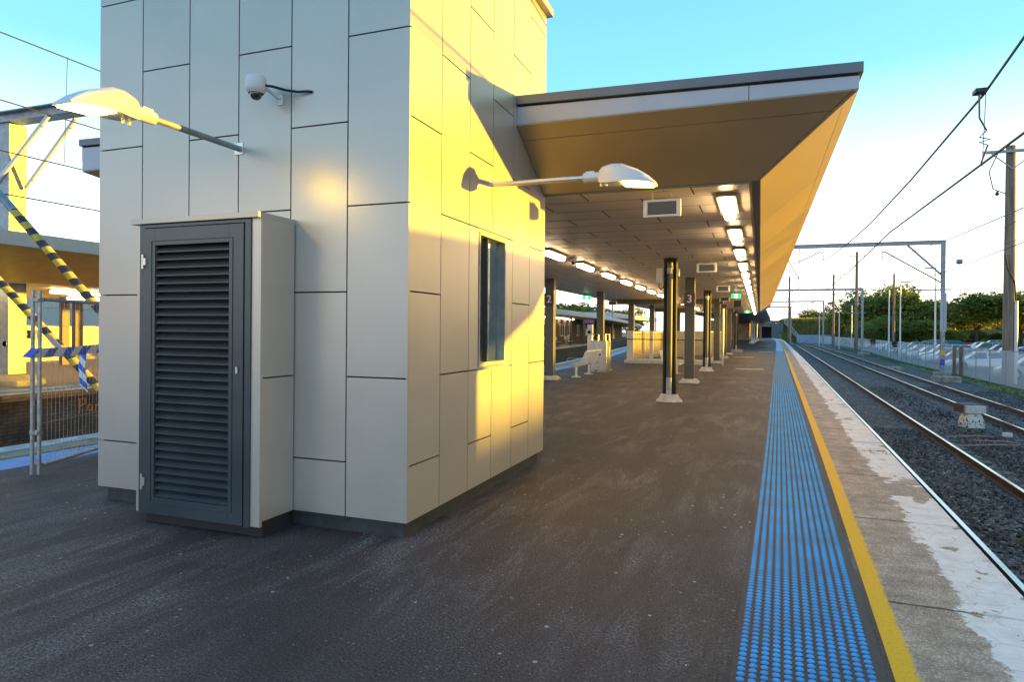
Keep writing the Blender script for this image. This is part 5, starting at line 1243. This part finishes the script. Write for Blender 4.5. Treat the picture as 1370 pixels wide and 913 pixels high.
# barrier tape
def ribbon(pts, w_, label, seg=.16):
    t = thing('barrier_tape', label, 'tape', pts[0]); pts = [Vector(p) for p in pts]
    bl, wh = MB(), MB(); tot = 0
    fine = []
    for p, q in zip(pts, pts[1:]):
        n_ = max(2, int((q-p).length/.02)); fine += [p.lerp(q, i/n_) for i in range(n_)]
    fine.append(pts[-1]); acc = 0
    for i, (p, q) in enumerate(zip(fine, fine[1:])):
        acc += (q-p).length; ph = acc/seg
        dd = (q-p).normalized(); side = Vector((0,0,1)) if abs(dd.z) < .7 else Vector((.95,.3,0))
        sk = dd*w_*.55
        tw = math.sin(i*.35)*.003
        o_ = Vector((.4,-.9,0))*tw
        vs = [p-side*w_/2-sk+o_, q-side*w_/2-sk+o_, q+side*w_/2+sk+o_, p+side*w_/2+sk+o_]
        (bl if int(ph) % 2 == 0 else wh).add(vs+[v+Vector((0,.0015,0)) for v in vs], [(0,1,2,3),(7,6,5,4)])
    bl.build('blue_stripes', TAPEB, t, recalc=False); wh.build('white_stripes', TAPEW, t, recalc=False)
ribbon([(-7.36,4.86,1.315),(-7.24,4.88,1.31),(-7.55,5.55,1.31),(-7.62,5.72,1.32),(-7.7,6.0,1.33),(-8.1,6.95,1.36)], .105, 'blue and white barrier tape stretched across the mesh fence')
ribbon([(-7.62,5.70,1.31),(-7.60,5.66,1.12),(-7.58,5.66,.98),(-7.53,5.64,.86)], .085, 'loose hanging tail of blue and white tape on the mesh fence', .09)
# striped braces
def striped(p, q, r, f0, label, n_=None):
    t = thing('striped_brace', label, 'brace', tuple(q), 'leaning braces wrapped in hazard stripes'); p, q = Vector(p), Vector(q)
    m_ = MB(); a = p.lerp(q, f0); m_.tube([p, a], r*.97, 14); m_.build('bare_tube', STEELB, t, smooth=True)
    L_ = (q-a).length; n_ = int(L_/.15); bl, ye = MB(), MB(); d = (q-a)/n_
    u = (q-a).normalized(); s1 = u.cross(Vector((0,1,0))).normalized(); s2 = u.cross(s1)
    for k in range(n_):
        mb = bl if k % 2 else ye; N_ = 14; vs = []
        fr0, fr1 = (0, .62) if mb is ye else (-.38, 1)
        for e in (0, 1):
            for j in range(N_):
                th = 6.2832*j/N_; sl2 = math.cos(th)*.035
                vs.append(a+d*(k+(0 if e == 0 else 1))+u*sl2+(s1*math.cos(th)+s2*math.sin(th))*r)
        mb.add(vs, [(j,(j+1)%N_,(j+1)%N_+N_,j+N_) for j in range(N_)])
    bl.build('black_bands', HAZB, t, smooth=True, recalc=False); ye.build('yellow_bands', HAZY, t, smooth=True, recalc=False)
    m_ = MB(); m_.box(q.x-.15,q.y-.15,0,q.x+.15,q.y+.15,.03); m_.build('foot_plate', STEELB, t)
    return t
striped((-13.4,7,5.48),(-6.86,7,.03), .062, .385, 'upper brace leaning across the sky, bare steel above hazard stripes')
sb = striped((-13.4,7,3.90),(-8.13,7,.03), .058, .02, 'lower brace with black and yellow stripes crossing behind the fence posts')
m_ = MB(); m_.bar((-9.98,6.93,1.43),(-9.72,6.93,1.23), .10,.004,(0,1,0)); m_.build('paper_label', mat('pink label', (.6,.42,.42), .6), sb)
# left overhead mast with cantilever
t = thing('overhead_mast', 'sunlit steel mast with cantilever beam at the left edge', 'mast', (-19.1,12.2,0))
m_ = MB(); m_.box(-19.42,11.98,.25,-18.85,12.02,7.05); m_.box(-19.42,12.40,.25,-18.85,12.44,7.05); m_.box(-18.90,12.02,.25,-18.86,12.40,7.05); m_.build('column', STEELB, t)
m_ = MB(); m_.box(-19.45,11.9,7.05,-16.0,12.3,7.08); m_.box(-19.45,11.9,7.32,-16.0,12.3,7.35); m_.box(-19.45,12.07,7.08,-16.0,12.12,7.32); m_.build('beam', STEELB, t)
for (a, b_, yy) in (((-19.3,5.45),(-17.3,7.05),11.95),((-18.75,5.35),(-16.85,7.05),12.35)):
    m_ = MB(); m_.tube([(a[0],yy,a[1]),(b_[0],yy,b_[1])], .055, 10); m_.build('brace', LAMPG, t, smooth=True)
m_ = MB(); m_.lathe([(.085,0),(.10,0),(.10,.006),(.085,.006),(.085,0)], (0,0,0), 20); m_.v = [(p[0]-18.98, 11.97-p[2], p[1]+1.12) for p in m_.v]; m_.build('ring_mark', WHITEP, t)
m_ = MB(); m_.loft([[(-19.1+a*.85*math.cos(k*.785+.3),12.2+a*.7*math.sin(k*.785+.3),z) for k in range(8)] for a, z in ((1.1,0),(1.05,.14),(.7,.27),(.5,.3))]); m_.build('footing', CONC, t, smooth=True)
m_ = MB(); m_.box(-13.55,6.85,-1.3,-13.3,7.1,8); tag(m_.build('support_mast', STEELB, bevel=.01), 'steel mast between the left tracks holding the leaning braces', 'mast')

# ------------------------------------------------------------------ opposite platform
b = MB(); ysO = rng(-12, 220, 4)
b.loft([[(interp(OK_,y)-26,y,-.001),(interp(OK_,y),y,0),(interp(OK_,y),y,-.16),(interp(OK_,y)-.14,y,-.2),(interp(OK_,y)-.14,y,-1.4),(interp(OK_,y)-26,y,-1.4)] for y in ysO]); struct(b.build('opposite_platform', BRKW))
lay(OK_, -26, -1.0, .004, mat('opposite paving', (.20,.165,.135), .8, var=.15, vscale=2), 'opposite_paving', ysO)
lay(OK_, -1.0, -.02, .003, CONC, 'opposite_coping', ysO)
lay(OK_, -.38, -.02, .007, EDGEW, 'edge_line', ysO); lay(OK_, -.62, -.54, .007, YELP, 'yellow_line', ysO); lay(OK_, -1.35, -.75, .009, BLUEP, 'tactile_paving', ysO)
# scribbled graffiti on the wall
gb = MB(); xg = -16.0; base_y, base_z = 12.05, -.60
def gl(pts): gb.tube([(interp(OK_,base_y+p[0])-.125, base_y+p[0], base_z+p[1]) for p in pts], .018, 6)
gl([(0,-.02),(.02,.36)]); gl([(-.03,.34),(.14,.36),(.16,.22),(.02,.16)])
gl([(.34,.16),(.24,.18),(.22,.04),(.32,.02),(.35,.16),(.36,0)]); gl([(.45,.0),(.45,.18)]); gl([(.45,.12),(.55,.18)]); gl([(.74,.17),(.64,.15),(.66,.09),(.74,.06),(.70,-.02),(.60,.0)])
tag(gb.build('graffiti', mat('orange spray', (.65,.25,.06), .6)), 'orange graffiti scribble on the brick platform wall', 'graffiti')
for (yy, z, w_, h_, l) in ((14.0,-.28,.16,.22,'small white square marker plate on the brick wall'),):
    tag(MB().box(-16.30+.006, yy, z, -16.278, yy+w_, z+h_).build('marker_plate', WHITEP), l, 'sign')
oc = thing('opposite_canopy', 'long canopy with pale blue fascia over the platform across the tracks', 'canopy', (-22,50,3.3))
OC = [(-12,-16.0),(54,-16.0),(68,-16.6),(80,-17.6),(100,-19.8),(150,-26)]
ysC = rng(-6, 170, 4)
def oz(y): return .47*max(0, min(1, (44-y)/8))
def oin(y): t_ = max(0, min(1, (44-y)/8)); return 2.3*t_+.2*(1-t_), 3.08-.33*t_
b = MB(); b.loft([[(interp(OC,y)-13,y,oin(y)[1]+.02),(interp(OC,y)-oin(y)[0],y,oin(y)[1]),(interp(OC,y)-oin(y)[0],y,oin(y)[1]+.06),(interp(OC,y)-13,y,oin(y)[1]+.08)] for y in ysC]); b.build('ceiling', mat('far ceiling', (.66,.52,.34), .5, var=.05, vscale=1), oc)
b = MB(); b.loft([[(interp(OC,y)-oin(y)[0]-.01,y,oin(y)[1]),(interp(OC,y)-.10,y,3.0+oz(y)),(interp(OC,y)-.10,y,3.05+oz(y)),(interp(OC,y)-oin(y)[0]-.01,y,oin(y)[1]+.05)] for y in ysC]); b.build('soffit', mat('glow tinted soffit', (.80, .46, .12), .45, var=.08, vscale=3), oc)  # orange base colour stands in for warm light on this soffit
b = MB(); b.loft([[(interp(OC,y)-.099,y,2.98+oz(y)),(interp(OC,y),y,2.98+oz(y)),(interp(OC,y),y,3.44+oz(y)*.7),(interp(OC,y)-.099,y,3.44+oz(y)*.7)] for y in ysC]); b.build('fascia', mat('pale blue fascia', (.38,.50,.62), .45, var=.05), oc)
b = MB(); b.loft([[(interp(OC,y)-13,y,3.9+oz(y)),(interp(OC,y)-.1,y,3.38+oz(y)*.7),(interp(OC,y)-.1,y,3.42+oz(y)*.7),(interp(OC,y)-13,y,4.0+oz(y))] for y in ysC]); b.build('roof', FASC, oc)
for i, y in enumerate(rng(9, 117, 9)):
    x = interp(OC,y)-2.9; m_ = MB(); m_.box(x-.09,y-.09,0,x+.09,y+.09,oin(y)[1]-.003); m_.build('post', COLM, oc)
k = 0
for y in rng(8, 110, 3.4):
    for dx in (4.2, 8.2):
        if k >= 44: break
        x = interp(OC,y)-dx; zz = oin(y)[1]+.0
        t = thing('strip_light', f'lit strip light under the opposite canopy, {"front" if dx < 5 else "rear"} row number {int((y-8)/3.4)+1} from the left', 'light', (x,y,zz), 'strip lights under the opposite canopy')
        MB().box(x-.09,y-.75,zz-.14,x+.09,y+.75,zz-.07).build('diffuser', DIFF, t); MB().box(x-.07,y-.7,zz-.069,x+.07,y+.7,zz-.012).build('housing', WHITEP, t); k += 1
# station building across the tracks
t = thing('station_building', 'grey brown station building with white framed windows under the opposite canopy', 'building', (-22,75,0))
m_ = MB()
for a, c in zip(rng(46,166,4), rng(46,166,4)[1:]):
    xa, xb = interp(OC,a)-4.4, interp(OC,c)-4.4
    m_.add([(xa,a,0),(xb,c,0),(xb,c,3.2),(xa,a,3.2),(xa-4,a,0),(xb-4,c,0),(xb-4,c,3.2),(xa-4,a,3.2)], [(0,1,2,3),(4,7,6,5),(3,2,6,7)]+([(0,3,7,4)] if a == 46 else []))
m_.build('wall', mat('station wall', (.10,.08,.065), .8, var=.15, vscale=1), t)  # wall colour darkened to stand in for shade under the canopy
for y in (50,57,61.5,66,74,78.5,85,91,99):
    x = interp(OC,y)-4.36; wq = MB(); wq.box(x,y-.9,.95,x+.04,y-.8,2.35); wq.box(x,y+.8,.95,x+.04,y+.9,2.35); wq.box(x,y-.8,2.27,x+.04,y+.8,2.35); wq.box(x,y-.8,.95,x+.04,y+.8,1.03); wq.box(x,y-.04,1.03,x+.04,y+.04,2.27)
    w1 = wq.build('window', WHITEP, t); MB().box(x,y-.8,1.03,x+.02,y+.8,2.27).build('pane', GLASSD, w1)
for y in (54,70,82,95): x = interp(OC,y)-4.36; MB().box(x,y-.5,0,x+.04,y+.5,2.1).build('door', mat('dark doorway', (.03,.025,.025), .6), t)
for i, y in enumerate((55.5,60.5,64.5,72)):
    x = interp(OK_,y)-2.0; t = thing('slatted_bench', f'grey bench with pale back on the opposite platform, {ORD[i]} from the left', 'bench', (x,y,0), 'benches on the opposite platform')
    MB().box(x-.2,y-1,.42,x+.25,y+1,.48).build('seat', SILVER, t); MB().box(x-.28,y-1,.6,x-.24,y+1,.98).build('backrest', WHITEP, t); MB().box(x-.236,y-.45,.66,x-.23,y+.45,.9).build('notice', mat('pink notice', (.6,.3,.3), .6), t)
    for dy in (-.8,.8): MB().box(x-.24,y+dy-.04,0,x+.1,y+dy+.04,.42).build('leg', STEELB, t)
ORG = mat('lit orange sign', (.5,.12,.03), .5, emit=(.9,.22,.05), es=1.6); REDS = mat('lit red sign', (.5,.02,.02), .5, emit=(.9,.05,.05), es=1.6)
for i, (y, z, w_, h_, m2, l) in enumerate(((56.2,2.0,1.6,.32,ORG,'orange red panel sign on the opposite platform, leftmost'),(57.5,2.62,2.4,.16,mat('amber light sign',(.5,.25,.02),.5,emit=(1,.5,.05),es=1.2),'thin amber lit sign under the opposite canopy'),(76.5,2.0,1.8,.4,REDS,'red lit sign by the dark doorway across the tracks'),(84,2.1,1.8,.35,ORG,'orange red sign at the far right of the opposite platform'))):
    x = interp(OK_,y)-3.6; t = thing('platform_sign', l, 'sign', (x,y,z)); MB().box(x,y-w_/2,z-h_/2,x+.08,y+w_/2,z+h_/2).build('panel', m2, t); m_ = MB(); m_.tube([(x+.04,y,z+h_/2),(x+.04,y,3.2)], .02, 5); m_.build('hanger', STEEL, t)
# blue roof farther left
t = thing('blue_roof_shelter', 'long flat blue edged roof beyond the opposite canopy', 'shelter', (-30,110,3.8)); MB().box(-46,101,3.75,-21.5,150,4.5).build('roof', mat('pale blue fascia', (.38,.50,.62), .45), t)
for x in (-24,-32,-40): MB().box(x-.1,102,0,x+.1,102.2,3.75).build('post', COLM, t)
# left near: stair screen, sign, house across
t = thing('opposite_stair_screen', 'cream panelled stair balustrade with a sunlit top across the tracks', 'balustrade', (-31,24,0))
m_ = MB(); m_.box(-31.1,17.5,.15,-31,36,1.62); m_.build('panels', CREAMW, t); m_ = MB()
for y in rng(17.5,36,1.9): m_.box(-31.0,y-.06,.15,-30.95,y+.06,1.62)
m_.box(-31.0,17.56,1.5,-30.96,36,1.55); m_.box(-31.0,17.56,.3,-30.96,36,.36); m_.build('frame', mat('cream frame', (.7,.64,.5), .5), t); MB().box(-31.3,17.4,0,-30.8,36.1,.15).build('plinth', PLINTH, t)
for yy in (21.6,): 
    t = thing('canopy_upright', 'dark brown double upright behind the cream balustrade', 'column', (-27,19.6,0)); m_ = MB(); m_.box(-27.1,19.2,0,-26.9,19.5,3.55); m_.box(-27.1,19.75,0,-26.9,20.1,3.55); m_.build('shaft', mat('brown steel', (.10,.065,.05), .5), t)
t = thing('glazed_wind_screen', 'tall cream edged wind screen behind the left mast', 'screen', (-27,15.6,0)); MB().box(-27.6,16.0,0,-27.5,16.9,3.6).build('post', mat('golden post', (.62,.45,.16), .5), t)
# wayfinding sign with arrow and wheelchair symbol
t = thing('wayfinding_sign', 'dark brown sign with white arrow and wheelchair symbol', 'sign', (-24,15.6,1.4))
x = -24.0; y0_, y1_, z0_, z1_ = 15.62, 16.30, 1.16, 1.46
MB().box(x-.04,y0_,z0_,x,y1_,z1_).build('plate', mat('brown plate', (.07,.035,.03), .5), t)
MB().box(x-.04,y0_-.72,z0_,x,y0_-.01,z1_).build('yellow_panel', mat('yellow panel', (.62,.48,.18), .5), t)
def gs(pts, r=.012): return [(x+.012, y0_+a, z0_+b_) for a, b_ in pts]
m_ = MB(); m_.tube(gs([(.06,.15),(.27,.15)]), .013, 6); m_.tube(gs([(.15,.23),(.06,.15),(.15,.07)]), .013, 6); m_.build('arrow', WHITET, t)
m_ = MB(); m_.tube(gs([(.42,.24),(.43,.14),(.53,.14),(.57,.06)]), .012, 6); m_.tube(gs([(.425,.19),(.50,.19)]), .009, 6)
m_.tube(gs([(.47+.075*math.cos(a), .10+.065*math.sin(a)) for a in [2.0+i*.42 for i in range(10)]]), .009, 6); m_.tube(gs([(.42,.262),(.42,.275)]), .02, 8); m_.build('wheelchair_symbol', WHITET, t)
MB().box(x-.03,y1_-.05,0,x+.0,y1_-.0,z0_).build('post', STEEL, t)
t = thing('gabled_house', 'pale weatherboard house gable with grey roof beyond the far platform', 'house', (-50,34,0))
m_ = MB(); m_.prism([(-70,-1.4),(-50,-1.4),(-50,3.2),(-60,6.5),(-70,3.2)], 'Y', 42, 60); m_.build('wall', mat('weatherboard', (.5,.5,.44), .8, var=.1, stretch=(1,1,20)), t)
m_ = MB(); m_.add([(-49.2,41.4,3.0),(-60,41.4,6.7),(-60,60,6.7),(-49.2,60,3.0),(-49.2,41.4,3.25),(-60,41.4,6.95),(-60,60,6.95),(-49.2,60,3.25)], [(0,1,2,3),(7,6,5,4),(0,4,5,1),(2,6,7,3)]); m_.build('roof', mat('slate roof', (.16,.18,.22), .6), t)
